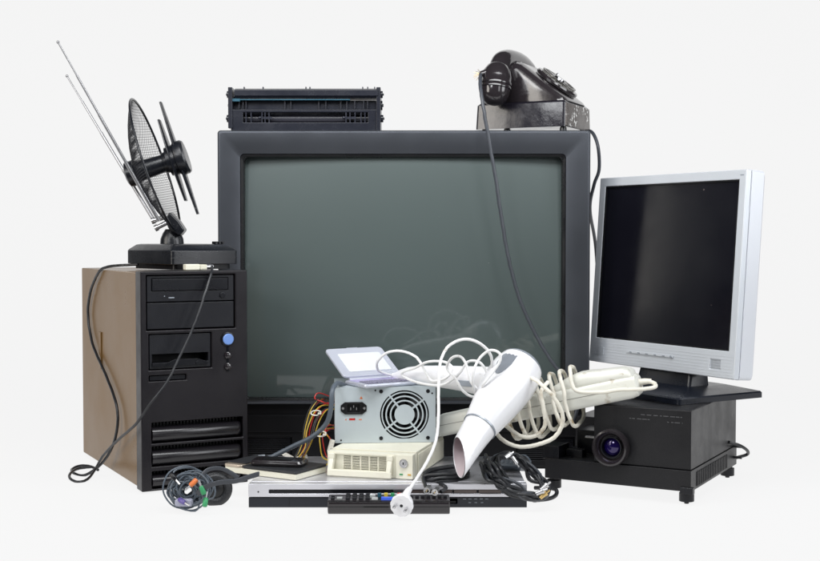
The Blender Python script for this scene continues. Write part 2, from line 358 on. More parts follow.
# ================================================================== COMPUTER TOWER
tp = W(142, 497, 2.12); psi = math.radians(28); tH = W(142, 271.5, 2.12).z; tW = .192; tD = .425
TWM = T(tp.x, 2.12, 0) @ Rz(psi)
to = thing('computer_tower', 'dark desktop computer tower with a pale blue power button and louvred vents', 'computer', TWM)
b = B(); b.box(.0015, tW-.0015, .034, tD, .008, tH-.003); b.build('case', TWS, to, .002)
b = B(); pts = [(.012, .10), (.020, .097), (.020, .24), (.012, .238)]
b.loft([rr2(-.0008, .0012, .27, .285, .0006, .19), rr2(-.0008, .0012, .27, .285, .0006, .26)])
b.build('side_grip', TWS, to, .001)
zv = [(.086, .119), (.047, .079), (.010, .038)]
vx0, vx1 = .018, .183
b = B()
holes = [(.010, .170, .280, .375), (vx0, vx1, .086, .122), (vx0, vx1, .046, .081), (vx0, vx1, .008, .038), (.014, .126, .212, .274), (.014, .08, .193, .203)]
b.plate(0, tW, .004, tH, holes, .032, 0)
b.build('front_panel', TWF, to, .0035, 3)
b = B(); b.box(.002, tW-.002, .0325, .0335, .006, tH-.004); b.build('panel_backing', DARK, to)
b = B(); b.plate(.012, .168, .329, .3735, [(.02, .158, .347, .369)], .02, .004); b.build('optical_drive', BLK2, to, .0008)
b = B(); b.box(.0208, .1572, .0025, .02, .3478, .3682); b.build('disc_tray', BLK, to, .001)
b = B(); b.cyl((.147, .0015, .338), (.147, .004, .338), .005, n=16); b.build('eject_button', BLK, to, .0008)
b = B(); b.box(.05, .06, .0033, .0042, .3345, .3365); b.cyl((.043, .0036, .3385), (.043, .0042, .3385), .001, n=8); b.build('drive_mark', GREYT, to)
b = B(); b.box(.012, .168, .004, .02, .282, .327); b.build('bay_cover', BLK2, to, .001)
b = B(); b.plate(.0155, .1245, .2135, .2725, [(.02, .12, .224, .239)], .02, .003); b.build('floppy_drive', BLK2, to, .0008)
b = B(); b.prism([(.02, .2245), (.045, .2235), (.06, .229), (.1, .229), (.118, .2235)][::1] + [(.118, .218), (.02, .218)], .0005, .0028, 'y'); b.build('floppy_flap', BLK, to, .0005)
b = B(); b.cyl((.1, -.001, .2215), (.1, .001, .2215), .0035, n=14); b.build('floppy_button', BLK, to, .0005)
b = B(); b.box(.0155, .0785, .003, .01, .1942, .2018); b.build('port_cover', BLK, to, .0005)
b = B(); b.lathe([(0, .0125), (.002, .0125), (.003, .0105)], (.155, .0, .2605), (0,-1,0), 28); b.build('button_ring', BLK, to)
b = B(); b.lathe([(0, .0098), (.004, .0098), (.0052, .0085), (.0055, 0)], (.155, -.0005, .2605), (0,-1,0), 28); b.build('power_button', PWR, to)
for zz in (.232, .2125):
    b = B(); b.lathe([(0, .0062), (.003, .006), (.0042, .004), (.0044, 0)], (.155, -.0005, zz), (0,-1,0), 20); b.build('led_button', BAKE, to)
b = B(); b.tube([(.155, -.0006, .249), (.155, -.0006, .225), (.155, -.0006, .204)], .002, 6); b.build('button_track', BLK, to)
LOUV = mat('louvre_plastic', (.010,.009,.011), .22, 0, .03, 900, .04)
for z0_, z1_ in [(.087, .114), (.047, .0735), (.009, .031)]:
    zc = (z0_+z1_)/2; hh = (z1_-z0_)/2
    b = B(); n = 10; prf = [(.013 - .016*math.sin(PI*i/n)**.8, zc - hh*math.cos(PI*i/n)) for i in range(n+1)] + [(.02, z1_), (.02, z0_)]
    b.loft([[(x, y + dy, z0_+(z-z0_)) for y, z in prf] for x, dy in ((vx0+.001, 0), (vx1-.010, 0), (vx1-.004, .004), (vx1-.001, .010))]); b.build('louvre', LOUV, to, ang=50)
    b = B()
    for k in range(27): b.box(vx0+.003+k*.006, vx0+.0062+k*.006, .022, .0315, z1_+.0005, z1_+.0045)
    b.build('vent_grid', BLK, to)
for x, y in ((.03, .05), (.16, .05), (.03, .38), (.16, .38)):
    b = B(); b.cyl((x, y, 0), (x, y, .009), .012, n=16); b.build('foot', RIM, to)

# ================================================================== TABLETOP ANTENNA on the tower
az = tH
an0 = W(172, 262, 2.200)
AM = T(an0.x, 2.20, az+.0005) @ Rz(math.radians(40))
an = thing('tabletop_antenna', 'black indoor television antenna with mesh dish and two chrome rods, on the computer tower', 'antenna', AM)
b = B(); b.loft([rr2(.010, .128, .010, .16, .008, 0), rr2(.010, .128, .010, .16, .008, .0105)]); b.build('foot_plate', BLK, an)
b = B(); b.loft([rr2(0, .136, 0, .170, .006, .009), rr2(0, .136, 0, .170, .006, .033), rr2(.002, .134, .002, .168, .006, .036), rr2(.010, .126, .012, .160, .012, .044), rr2(.016, .120, .020, .154, .012, .0455)]); b.build('base', ANT, an, .001, ang=25)
b = B(); b.plate(-.0004, .1364, .0205, .0213, [], .0003, -.0003); b.build('seam', RIM, an)
b = B()
for k in range(3): b.box(.100+k*.007, .1045+k*.007, .018, .032, .041, .050)
b.build('knob_ridges', BLK, an, .001)
st = W(172, 240, 2.305)
b = B(); b.lathe([(0, .022), (.012, .021), (.022, .017), (.03, .012)], V((st.x, 2.305, az+.043)), (0,0,1), 24)
b.build('swivel', ANT, an, ang=40, world=True)
b = B(); pts = [W(171, 212, 2.295), W(166, 219, 2.295), W(170, 229, 2.295), W(181, 236, 2.295), W(186, 230, 2.295), W(180, 221, 2.295)]
b.loft([[p + V((0, -.016, 0)) for p in pts], [p + V((0, .016, 0)) for p in pts]]); b.build('hinge', ANT, an, .003, world=True)
ax_ = V((.92, .03, .30)).normalized(); dcn = W(155.5, 166, 2.305)
vdep = ax_.cross(V((0,0,1))).normalized(); uup = vdep.cross(ax_).normalized()
if uup.z < 0: uup = -uup
Rd = .128
def dish(u, w):
    r2 = u*u + w*w
    return dcn + uup*u + vdep*w - ax_*(.036*(1 - r2/(Rd*Rd)))
b = B(); nl = 54
for k in range(-nl//2+1, nl//2):
    c = k*2*Rd/nl; hl = math.sqrt(Rd*Rd - c*c)
    if hl < .01: continue
    ns = 12
    b.tube([dish(c, -hl + 2*hl*i/ns) for i in range(ns+1)], .00042, 4, sub=1)
    b.tube([dish(-hl + 2*hl*i/ns, c) for i in range(ns+1)], .00042, 4, sub=1)
b.build('dish_mesh', BLK, an, world=True)
b = B(); b.tube([dish(Rd*math.cos(a*PI/24), Rd*math.sin(a*PI/24)) for a in range(48)], .0022, 8, True, 1); b.build('dish_rim', ANT, an, world=True)
b = B(); b.lathe([(-.056, .017), (-.053, .023), (-.038, .024), (-.036, .019), (.016, .0165), (.017, .019), (.024, .020), (.025, .027), (.040, .028), (.042, .031), (.046, .032), (.056, .032), (.060, .029)], dcn, ax_, 32, ex=1)
b.build('hub', ANT, an, ang=35, world=True)
for off, hl, wd in ((.046, .108, .022), (.033, .078, .030)):
    b = B(); rg = []
    for t in [i/12*2-1 for i in range(13)]:
        w_ = wd*(1 - .55*abs(t)**1.5); th = .003*(1-.4*abs(t)); ce = dcn + ax_*off + uup*(hl*t) - V((0, 0, .0))
        rg.append([ce + vdep*w_ + ax_*th*.3, ce + vdep*w_*.8 + ax_*th, ce - vdep*w_*.8 + ax_*th, ce - vdep*w_ + ax_*th*.3, ce - vdep*w_ - ax_*th*.3, ce - vdep*w_*.8 - ax_*th, ce + vdep*w_*.8 - ax_*th, ce + vdep*w_ - ax_*th*.3])
    b.loft(rg); b.build('director_blade', ANT, an, ang=40, world=True)
for (q0, q1) in ((W(159, 221, 2.275), W(58, 42, 2.215)), (W(153, 219, 2.315), W(67, 76, 2.375))):
    b = B(); d = q1 - q0; rs = [.0033, .0027, .0021, .0015]; cu = [0, .34, .6, .82, 1]
    for k in range(4): b.cyl(q0 + d*cu[k], q0 + d*cu[k+1], rs[k], n=12)
    rod = b.build('rod', RODM, an, ang=40, world=True)
    b = B(); b.sph(q1, .0028, 8); b.build('rod_tip', RODM, rod, world=True)
for q in ((W(155, 220, 2.295), W(168, 216, 2.295)), (W(158, 227, 2.285), W(170, 221, 2.285))):
    b = B(); b.cyl(q[0], q[1], .0045, n=12); b.cyl(q[0], q[0] + (q[0]-q[1])*.25, .006, n=12); b.build('rod_pivot', SLV, an, world=True)
b = B(); R = .0026
b.tube([W(138,264.5,2.30), W(128,265,2.31), W(118,265.5,2.32), W(107,267,2.335), W(99,272,2.355), W(91,290,2.405), W(88,315,2.43), W(93,345,2.395), W(107,378,2.30), W(117,408,2.24), W(116,435,2.235), W(108,455,2.265), W(97,468,2.29), W(84,475.5,2.285), W(74,473.5,2.305), W(72,469.5,2.34), W(80,466,2.36), W(90,466.5,2.345), W(98,470,2.31)], R, 10)
b.build('aerial_cable', CABK, an, world=True)
b = B(); b.tube([W(205,265,2.25), W(211,265.5,2.22), W(212,270,2.185), W(208,284,2.165), W(199,312,2.145), W(190,335,2.135), W(178,360,2.12), W(167,382,2.105), W(150,404,2.095), W(136,424,2.12), W(117,441,2.20), W(103,456,2.26), W(96,468,2.28), W(88,479,2.24), W(78,482,2.225), W(70.5,479,2.24), W(70,474,2.27), W(78,469,2.32), W(92,467,2.33)], .0024, 10)
b.build('power_cable', CABK, an, world=True)
# white aerial plug under the antenna
apm = T(W(187, 268, 2.19).x, 2.178, az+.0005) @ Rz(math.radians(28))
ap = thing('aerial_plug', 'small cream aerial adapter plug lying beside the antenna base on the tower', 'plug', apm)
b = B(); b.box(0, .026, .0, .016, 0, .0105); b.box(.0262, .04, .002, .014, .001, .009); b.build('plug_body', CREAM, ap, .0015)
b = B()
for k in range(4): b.box(.028+k*.003, .0293+k*.003, .0012, .0148, .0005, .0098)
b.build('grip_ridges', CREAM, ap)
b = B(); b.cyl((.04, .008, .005), (.052, .008, .005), .0042, n=16); b.build('metal_collar', SLV, ap)

# ================================================================== SLIDE PROJECTOR
pf = W(690.5, 497, 2.035); PM = T(pf.x, 2.035, 0) @ Rz(math.radians(-29))
pj = thing('slide_projector', 'black box projector with violet lens, carrying the flat monitor', 'projector', PM)
pzt = W(691, 411, 2.035).z; pD = .288; bx = .168
zbm = .0225; zsp = .057
b = B(); b.box(-bx, 0, .0, pD, zsp+.0005, pzt); b.build('housing', PROJ, pj, .0014)
b = B()
b.box(-.256, .0015, -.004, pD, zbm, zsp); b.box(-.262, -bx-.002, .155, pD, zsp-.0028, .11)
for k in range(26): b.box(.0016, .0028, .03+k*.0075, .0335+k*.0075, zbm+.004, zsp-.006)
b.build('chassis', PROJ, pj, .0012)
b = B(); b.box(-.262, -.232, .0, .05, zsp-.0027, .079); b.box(-.231, -.2, .03, .05, zsp-.0027, .07); b.build('tray_guide', BLK, pj, .0015)
b = B(); b.box(-.228, -bx-.003, .075, .14, zsp-.0027, .098); b.build('slide_gate', BLK, pj, .0015)
b = B(); b.cyl((-.20, .045, .0905), (-bx-.0005, .045, .0905), .0028, n=10); b.build('slide_rod', CHR, pj)
lx, lz = -.134, W(620, 449, 2.09).z + .002
b = B(); b.lathe([(0, .030), (.004, .0315), (.014, .0315), (.019, .030), (.0195, .027), (.012, .0225), (.006, .020), (.006, .0195), (-.0005, .0195)], (lx, 0, lz), (0,-1,0), 48, cap1=False); b.build('lens_barrel', BAKE, pj, ang=30)
b = B()
b.lathe([(.0, .0192), (.0085, .0192), (.0095, .0185), (.0095, .0165), (.005, .0155), (.0, .0155)], (lx, -.0002, lz), (0,-1,0), 40, cap1=False); b.build('lens_ring', BLK, pj, ang=30)
b = B(); b.lathe([(.001, .0154), (.0035, .0135), (.0055, .0095), (.0066, .005), (.007, 0)], (lx, -.0002, lz), (0,-1,0), 36); b.build('lens', LENS, pj, ang=80)
for x, y in ((-.01, .012), (-.01, pD-.02), (-.245, .012), (-.245, pD-.02)):
    b = B(); b.lathe([(0, .004), (.004, .004), (.0042, .0125), (.018, .0125), (.0185, .009), (zbm-.0003, .009)], (x, y, 0), (0,0,1), 18); b.build('foot', BLK, pj, .0006)
b = B(); b.box(-.016, .006, -.008, .004, .0190, .030); b.build('foot_bracket', BLK, pj, .0012)
b = B(); b.tube([(.0, pD-.05, .07), (.015, pD-.03, .062), (.022, pD-.005, .05), (.018, pD+.01, .04), (.004, pD-.01, .036)], .003, 8)
for zz in (.038, .058): b.cyl((.0, pD-.02, zz), (.016, pD-.02, zz), .0022, n=8)
b.build('power_lead', CABK, pj)
b = B()
R = random.Random(5)
for row, (xa, xb, zz) in enumerate(((-.085, -.015, pzt-.0125), (-.105, -.07, pzt-.020), (-.04, -.014, pzt-.022))):
    x = xa
    while x < xb:
        l = R.uniform(.003, .009); b.box(x, min(x+l, xb), -.0006, .0002, zz, zz+.0014); x += l + R.uniform(.001, .004)
b.build('worn_print', mat('faded_print', (.06,.06,.065), .6), pj)

# ================================================================== LCD MONITOR on the projector
pyaw = math.radians(-59)
mc = W(679, 404.5, 2.10)
PL = T(mc.x, 2.10, pzt+.0006) @ Rz(pyaw)
mo = thing('lcd_monitor', 'silver framed flat monitor with dark dusty screen, standing on the slide projector', 'monitor', PL)
b = B(); b.loft([rr2(-.25, 0, 0, .2, .006, 0), rr2(-.25, 0, 0, .2, .006, .009), rr2(-.248, -.002, .002, .198, .006, .0115), rr2(-.205, -.045, .05, .16, .01, .021)]); b.build('stand_base', NAVY, mo, ang=25)
b = B(); b.loft([rr2(-.195, -.055, .075, .125, .006, .0195), rr2(-.19, -.06, .085, .125, .006, .06), rr2(-.18, -.07, .10, .135, .006, .12)]); b.build('stand_column', NAVY, mo, ang=30)
# head: local plane fitted to the picture
rb = W(734, 380, 2.08); rt = W(740.5, 168.5, 2.08)
mw = .380; tilt = math.radians(4.2)
hm = T(rb) @ Rz(pyaw) @ Rx(-tilt)      # origin = bottom right front corner
hh = (rt.z - rb.z) / math.cos(tilt)
def hd(bb): bb.bm.transform(hm); return bb
sx0, sx1, sz0, sz1 = -mw+.0175, -.0165, .047, hh-.017
b = B(); b.plate(-mw, 0, 0, hh, [(sx0, sx1, sz0, sz1), (-.058, -.034, .014, .030)], .012)
hd(b).build('front_frame', SIL, mo, .0018, world=True)
b = B(); b.box(sx0-.002, sx1+.002, .004, .008, sz0-.002, sz1+.002); hd(b).build('screen', LCDP, mo, world=True)
b = B(); b.plate(sx0-.0003, sx1+.0003, sz0-.0003, sz1+.0003, [(sx0+.0022, sx1-.0022, sz0+.0022, sz1-.0022)], .003, .001); hd(b).build('screen_rim', RIM, mo, world=True)
b = B(); b.loft([rrect(mw+.002, hh+.002, .006, .0122, -mw/2, hh/2), rrect(mw+.002, hh+.002, .006, .040, -mw/2, hh/2), rrect(mw-.006, hh-.006, .006, .046, -mw/2, hh/2), rrect(mw-.06, hh-.06, .01, .055, -mw/2, hh/2), rrect(mw-.12, hh-.12, .01, .07, -mw/2, hh/2-.01)]); hd(b).build('rear_shell', SILL, mo, ang=25, world=True)
b = B()
b.plate(-.0578, -.0342, .0142, .0298, [(-.0572, -.0348, .0152+k*.0025, .0164+k*.0025) for k in range(6)], .001, .002); b.box(-.058, -.034, .0045, .0055, .014, .03)
b.box(-.0579, -.0341, .0028, .005, .0138, .0143)
hd(b).build('speaker_grille', SIL, mo, world=True)
b = B(); b.plate(-mw+.018, -mw+.042, .0145, .0300, [(-mw+.019, -mw+.041, .0155+k*.0025, .0165+k*.0025) for k in range(6)], .0006, -.0008); hd(b).build('speaker_grille', SIL, mo, world=True)
b = B(); b.box(-.272, -.145, -.0006, .0001, .0225, .0237)
b.box(-.27, -.147, -.0022, -.0007, .0245, .0285); hd(b).build('button_bar', SIL, mo, .0006, world=True)
b = B()
for k in range(5): b.box(-.262+k*.022, -.256+k*.022, -.0031, -.0023, .0255, .0272)
b.cyl((-.152, -.0035, .0265), (-.152, -.002, .0265), .0022, n=12); hd(b).build('button', GREYT, mo, world=True)
b = B()
for k in range(7): b.box(-mw+.006, -.006, -.00045, .0001, .0062+k*.0052, .0066+k*.0052)
hd(b).build('chin_grooves', SILL, mo, world=True)
b = B(); b.box(-.014, -.006, -.0005, .0001, hh-.010, hh-.0085); hd(b).build('maker_mark', GREYT, mo, world=True)

# ================================================================== DVD PLAYER
DY = 2.008; d0 = W(248.5, 510.5, DY); d1 = W(527, 510.5, DY); dz = W(300, 483.5, DY).z; dw = d1.x - d0.x; dD = .25
dv = thing('dvd_player', 'flat silver disc player lying under the pile, front slot facing out', 'disc player', T(d0.x, DY, 0))
zm = W(300, 497.5, DY).z
b = B(); b.box(.0, dw, .001, .02, zm+.0005, dz-.0015); b.box(.002, dw-.002, .0205, dD, .006, dz)
b2 = B(); b2.plate(0, dw, zm+.0005, dz-.001, [(.033, dw-.035, zm+.006, zm+.0125)], .018, 0)
b.bm.free(); b2.build('front_panel', ALU, dv, .001)
b = B(); b.box(.002, dw-.002, .0185, dD, .006, dz); b.build('cover', ALU, dv, .0012)
b = B(); b.box(.034, dw*.52, .003, .018, zm+.0063, zm+.0122); b.build('disc_tray', BLK, dv, .0006)
b = B()
for k in range(4): b.box(dw*.56+k*.04, dw*.56+.037+k*.04, .002, .018, zm+.0065, zm+.012)
b.build('key_row', mat('warm_dark_keys', (.09,.07,.065), .35), dv, .0006)
b = B(); b.plate(.0, dw, .002, zm-.0008, [(dw*.57, dw*.75, .008, .0165)], .016, .002); b.box(.004, dw-.004, .0185, .02, .004, zm-.002); b.build('lower_panel', NAVY, dv, .0015)
b = B(); b.box(dw*.575, dw*.745, .006, .018, .0085, .0118); b.box(dw*.575, dw*.7, .005, .018, .0125, .016); b.build('hatch', BLK, dv)
for k in range(5):
    b = B(); b.box(dw*.77+k*.009, dw*.77+.005+k*.009, .0012, .0021, .0158, .0165); b.build('front_print', GREYT, dv)
for k in range(3):
    b = B(); b.box(dw*.79+k*.01, dw*.79+.004+k*.01, .0012, .0021, .0098, .0105); b.build('front_print', GREYT, dv)
b = B(); b.cyl((.016, -.0008, zm+.009), (.016, .0002, zm+.009), .0013, n=10); b.build('remote_sensor', DARK, dv)
b = B(); b.box(.0655, .066, .0013, .0021, .004, zm-.002); b.build('panel_joint', DARK, dv)
for x in (.05, dw-.05):
    b = B(); b.cyl((x, .04, 0), (x, .04, .006), .012); b.build('foot', RIM, dv)

# ================================================================== REMOTE CONTROL
RY = 1.962; r0 = W(326, 515, RY); r1 = W(451.5, 515, RY); rw = r1.x - r0.x
rc = thing('remote_control', 'black remote control with coloured keys lying in front of the disc player', 'remote control', T(r0.x, RY, .0005))
b = B(); b.loft([[(rw*u0, y, z) for y, z in ((.002,.002),(0,.006),(0,.019),(.003,.0225),(.036,.0255),(.040,.023),(.041,.004),(.038,0),(.005,0))] for u0 in (0.012, 1-.012)])
b.build('case', BAKE, rc, .003, 3)
b = B(); b.box(.01*rw, .99*rw, -.0006, .0004, .0125, .0134); b.box(.3*rw, .5*rw, -.0006, .0004, .0123, .0137); b.build('seam', RIM, rc)
R = random.Random(2)
def key(x, y, w, d, m, h=.003):
    b = B(); z = .0225 + (y-.003)/.033*.003; b.box(x-w/2, x+w/2, y-d/2, y+d/2, z-.0006, z+h); b.build('key', m, rc, .001)
GK = mat('pale_grey_key', (.4,.42,.42), .4)
for k in range(4):
    for y in (.009, .018, .027): key(.034+k*.0105, y, .007, .005, BLK2, .004)
key(.021, .012, .009, .006, GK, .003); key(.010, .02, .006, .005, BLK2); key(.010, .01, .006, .005, BLK2)
key(.077, .008, .010, .006, GK, .0035); key(.073, .019, .009, .006, GK, .005)
key(.0965, .007, .019, .007, BLU, .0045)
for k, m in enumerate((TEAL, mat('yellow_key', (.6,.45,.05), .4), GRN, RED)): key(.084+k*.0105, .022, .006, .006, m, .0065)
for k in range(7): key(.135+k*.009, .02, .006, .006, BLK2, .003)

# ================================================================== DRIVE RACK (cream) on the disc player
k0 = W(325.5, 477, 2.072); KM = T(W(412.5, 481.5, 2.034).x, 2.034, dz+.0006) @ Rz(math.radians(-16))
kr = thing('drive_rack', 'cream plastic drive rack with handle and key lock, under the power supply', 'drive rack', KM)
kw = .149; kh = .0415; kd = .205
b = B(); b.plate(-kw, -.030, 0, kh-.002, [(-kw+.006, -.036, .004, kh-.006)], .02, .004); b.box(-kw+.003, -.031, .0245, .026, .003, kh-.004); b.build('drawer_front', CREAM, kr, .0012)
b = B(); b.box(-.0295, 0, .0015, .02, 0, kh-.001); b.build('lock_panel', CREAM, kr, .0012)
b = B(); b.box(-kw+.001, -.001, .0265, kd, .0005, kh)
for k in range(28): b.box(-.0008, .0016, .034+k*.006, .0368+k*.006, .003, kh-.004)
b.build('housing', CREAM, kr, .0008)
# grille with real slots
gx0, gx1, gz0, gz1 = -kw+.026, -.046, .010, kh-.008
hs_ = []
nx, nz = 5, 9; cwid = (gx1-gx0)/nx; chg = (gz1-gz0)/nz
for i in range(nx):
    for j in range(nz): hs_.append((gx0+i*cwid+.0012, gx0+(i+1)*cwid-.0012, gz0+j*chg+.0006, gz0+(j+1)*chg-.0006))
b = B(); b.plate(-kw+.0065, -.0365, .0045, kh-.0065, hs_, .004, .008); b.build('grille', CREAM, kr)
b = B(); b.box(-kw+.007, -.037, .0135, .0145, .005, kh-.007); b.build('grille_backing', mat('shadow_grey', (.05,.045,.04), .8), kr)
b = B()
b.prism([(-kw+.004, .0015), (-.034, .0015), (-.034, .010), (-.038, .012), (-kw+.010, .012), (-kw+.004, .012)], -.010, -.003, 'y')
for x in (-kw+.004, -.0435): b.prism([(-.0028, .0015), (-.0095, .0015), (-.0095, .012), (.004, kh-.004), (.012, kh-.0035), (.012, kh-.012), (.001, .012)], x, x+.0085, 'x')
b.build('handle', CREAM, kr, .0014)
for x in (-kw+.003, -.0445): 
    b = B(); b.box(x, x+.0105, -.001, .0125, kh-.0125, kh-.004); b.build('latch', CREAM, kr, .001)
b = B(); b.lathe([(0, .0072), (.002, .0072), (.0022, .006), (.0012, .0055), (.0012, .004), (.0024, .0036), (.0024, 0)], (-.0155, .0013, kh*.63), (0,-1,0), 28); b.build('key_lock', SLV, kr, ang=30)
b = B(); b.box(-.0165, -.0145, -.0013, -.0006, kh*.63-.002, kh*.63+.002); b.build('keyhole', DARK, kr)
for x, m in ((-.0225, GRN), (-.0085, mat('amber_lamp', (.6,.35,.05), .4))):
    b = B(); b.box(x, x+.0055, .0006, .0017, .0065, .0088); b.build('indicator', m, kr)

# ================================================================== POWER SUPPLY
PY = 2.145; u0 = W(335, 446, PY); pw = W(436, 446, PY).x - u0.x
psm = T(u0.x, PY, dz+.0006+kh+.0006) @ Rz(math.radians(4))
pzh = W(380, 387.5, PY).z - (dz+kh+.0012)
ps = thing('power_supply', 'grey metal computer power supply with fan grille and mains socket, on the drive rack', 'power supply', psm)
b = B(); fcx = pw*.69; fcz = pzh*.5; fr = pzh*.44; sq = pzh*.478
b.plate(0, fcx-sq, 0, pzh, [(pw*.095, pw*.275, pzh*.52, pzh*.73), (pw*.14, pw*.2, pzh*.405, pzh*.445)], .0015)
b.plate(fcx+sq, pw, 0, pzh, [], .0015)
b.plate(fcx-sq, fcx+sq, fcz+sq, pzh, [], .0015); b.plate(fcx-sq, fcx+sq, 0, fcz-sq, [], .0015)
n = 64; rings = []
def sqp(a):
    c, s_ = math.cos(a), math.sin(a); k = sq/max(abs(c), abs(s_)); return fcx + c*k, fcz + s_*k
ci = [(fcx + fr*math.cos(2*PI*i/n), fcz + fr*math.sin(2*PI*i/n)) for i in range(n)]; so = [sqp(2*PI*i/n) for i in range(n)]
b.loft([[(x, .0015, z) for x, z in so], [(x, 0, z) for x, z in so], [(x, 0, z) for x, z in ci], [(x, .0015, z) for x, z in ci]], closed=True)
# stamped grille rings, hub and diagonal spokes
for ra, rbb in ((.0, .41), (.54, .60), (.72, .78), (.89, .94)):
    b.loft([[(fcx + fr*r*math.cos(2*PI*i/n), y, fcz + fr*r*math.sin(2*PI*i/n)) for i in range(n)] for r, y in ((max(ra, .001), .0002), (rbb, .0002), (rbb, .0014), (max(ra, .001), .0014))], closed=True)
for k in range(4):
    a = math.radians(38 + 90*k); mm = T(fcx, 0, fcz) @ Ry(-a)
    b.box(fr*.39, fr*1.01, .0004, .0012, -.0016, .0016, mm)
b.build('rear_plate', STEEL, ps, ang=20)
b = B(); b.box(0.0003, pw-.0003, .0017, .0022, .0003, pzh*.07); b.box(.0003, .0018, .0017, .14, .0003, pzh-.0003); b.box(pw-.0018, pw-.0003, .0017, .14, .0003, pzh-.0003)
b.box(.0019, pw-.0019, .0017, .14, pzh-.0015, pzh-.0002); b.box(.0019, pw-.0019, .0024, .14, .0003, .0015); b.box(.002, pw-.002, .138, .1395, .002, pzh-.002)
b.build('casing', STEEL, ps, .0006)
b = B(); b.lathe([(.004, fr*1.06), (.03, fr*1.06), (.03, 0)], (fcx, 0, fcz), (0,1,0), 40, cap0=False); b.box(.003, fcx-sq*1.0, .02, .022, .003, pzh-.003); b.build('fan_shroud', DARK, ps)
b = B(); b.lathe([(.007, fr*.36), (.025, fr*.36)], (fcx, 0, fcz), (0,1,0), 28)
for k in range(7):
    mm = T(fcx, .013, fcz) @ Ry(2*PI*k/7) @ Rx(0)
    b.loft([[(fr*.35, -.005, -.004), (fr*.35, .007, .008), (fr*.35, .008, .008), (fr*.35, -.004, -.004)], [(fr*.98, -.005, -.014), (fr*.98, .007, .012), (fr*.98, .008, .012), (fr*.98, -.004, -.014)]], mm)
b.build('fan', BLK, ps)
for sx, szz in ((-1,-1),(1,-1),(-1,1),(1,1)):
    b = B(); b.lathe([(0, .0034), (.0006, .0034), (.0014, .002), (.0014, 0)], (fcx + sx*sq*.88, -.0001, fcz + szz*sq*.88), (0,-1,0), 14); b.build('screw', BLK, ps)
for x, z in ((.4, .94), (.06, .05), (.965, .88)):
    b = B(); b.lathe([(0, .0016), (.0004, .0014)], (pw*x, -.0001, pzh*z), (0,-1,0), 10); b.build('rivet', DARK, ps)
# IEC socket
cxs = pw*.185; czs = pzh*.625
b = B(); hx2 = pw*.088; hz2 = pzh*.11
b.plate(cxs-hx2, cxs+hx2, czs-hz2, czs+hz2, [(cxs-hx2*.72, cxs+hx2*.72, czs-hz2*.7, czs+hz2*.7)], .006, -.0025)
for s_ in (-1, 1): b.prism([(cxs+s_*hx2, czs-hz2), (cxs+s_*(hx2+.007), czs-hz2*.45), (cxs+s_*(hx2+.007), czs+hz2*.45), (cxs+s_*hx2, czs+hz2)], -.002, 0.0004, 'y')
b.build('mains_socket', RIM, ps, .0006)
b = B(); b.box(cxs-hx2*.8, cxs+hx2*.8, .003, .012, czs-hz2*.8, czs+hz2*.8); b.build('socket_well', DARK, ps)
b = B()
for x, z in ((-.005, -.001), (0, .003), (.005, -.001)): b.box(cxs+x-.0006, cxs+x+.0006, -.001, .003, czs+z-.002, czs+z+.002)
for s_ in (-1, 1): b.cyl((cxs+s_*(hx2+.003), -.0028, czs), (cxs+s_*(hx2+.003), -.0019, czs), .0022, n=10)
b.build('contact', SLV, ps)
b = B(); b.box(pw*.142, pw*.198, .0003, .003, pzh*.407, pzh*.443); b.build('voltage_switch', RED, ps)
b = B()
for x in (.1, .235, .25):
    b.prism([(pw*x, pzh*.41), (pw*x+.003, pzh*.41), (pw*x+.0015, pzh*.44)], -.0004, -.0001, 'y')
b.prism([(pw*.245, pzh*.79), (pw*.275, pzh*.79), (pw*.26, pzh*.84)], -.0004, -.0001, 'y')
b.build('printed_mark', ORG, ps)
# wiring harness out of the left flank
R = random.Random(11)
hubp = [(331, 400), (332, 405), (331, 398), (330, 410)]
wires = []
paths = [
 [(334,402,2.26),(322,399,2.235),(312,408,2.225),(306,425,2.22),(304,440,2.215),(298,454,2.21),(293,461,2.21)],
 [(334,405,2.25),(324,404,2.225),(315,412,2.215),(309,430,2.205),(306,445,2.2),(300,457,2.195)],
 [(334,398,2.265),(321,392,2.25),(317,398,2.24),(324,402,2.23),(331,404,2.24)],
 [(334,409,2.24),(326,410,2.21),(318,420,2.2),(313,436,2.195),(307,450,2.19),(302,460,2.19)],
 [(334,428,2.22),(327,428,2.19),(322,434,2.18),(322,445,2.175),(325,455,2.17),(330,460,2.17)],
 [(334,425,2.23),(328,424,2.2),(325,430,2.19),(330,436,2.175),(333,443,2.16)],
 [(303,460,2.19),(310,465,2.165),(320,467,2.14),(328,463,2.12),(331,458,2.14)],
]
cols = [(YEL,0),(RED,0),(CABK,0),(YEL,1),(CABK,1),(RED,1),(RED,2),(YEL,3),(RED,3),(CABK,3),(YEL,4),(RED,4),(CABK,4),(YEL,5),(RED,5),(YEL,6),(CABK,6),(CABK,0),(CABK,3),(CABK,0)]
for m, pi in cols:
    P = []
    dx, dy, dY = R.uniform(-2.6, 2.6), R.uniform(-2, 2), R.uniform(-.012, .012)
    for i, (px, py, Y) in enumerate(paths[pi]):
        k = 1 if 0 < i < len(paths[pi])-1 else .4
        P.append(W(px + dx*k + R.uniform(-.8, .8), py + dy*k + R.uniform(-.8, .8), Y + dY*k))
    b = B(); b.tube(P, .0011, 6, sub=6); b.build('wire', m, ps, world=True)
MOL = mat('white_nylon', (.75,.73,.66), .45)
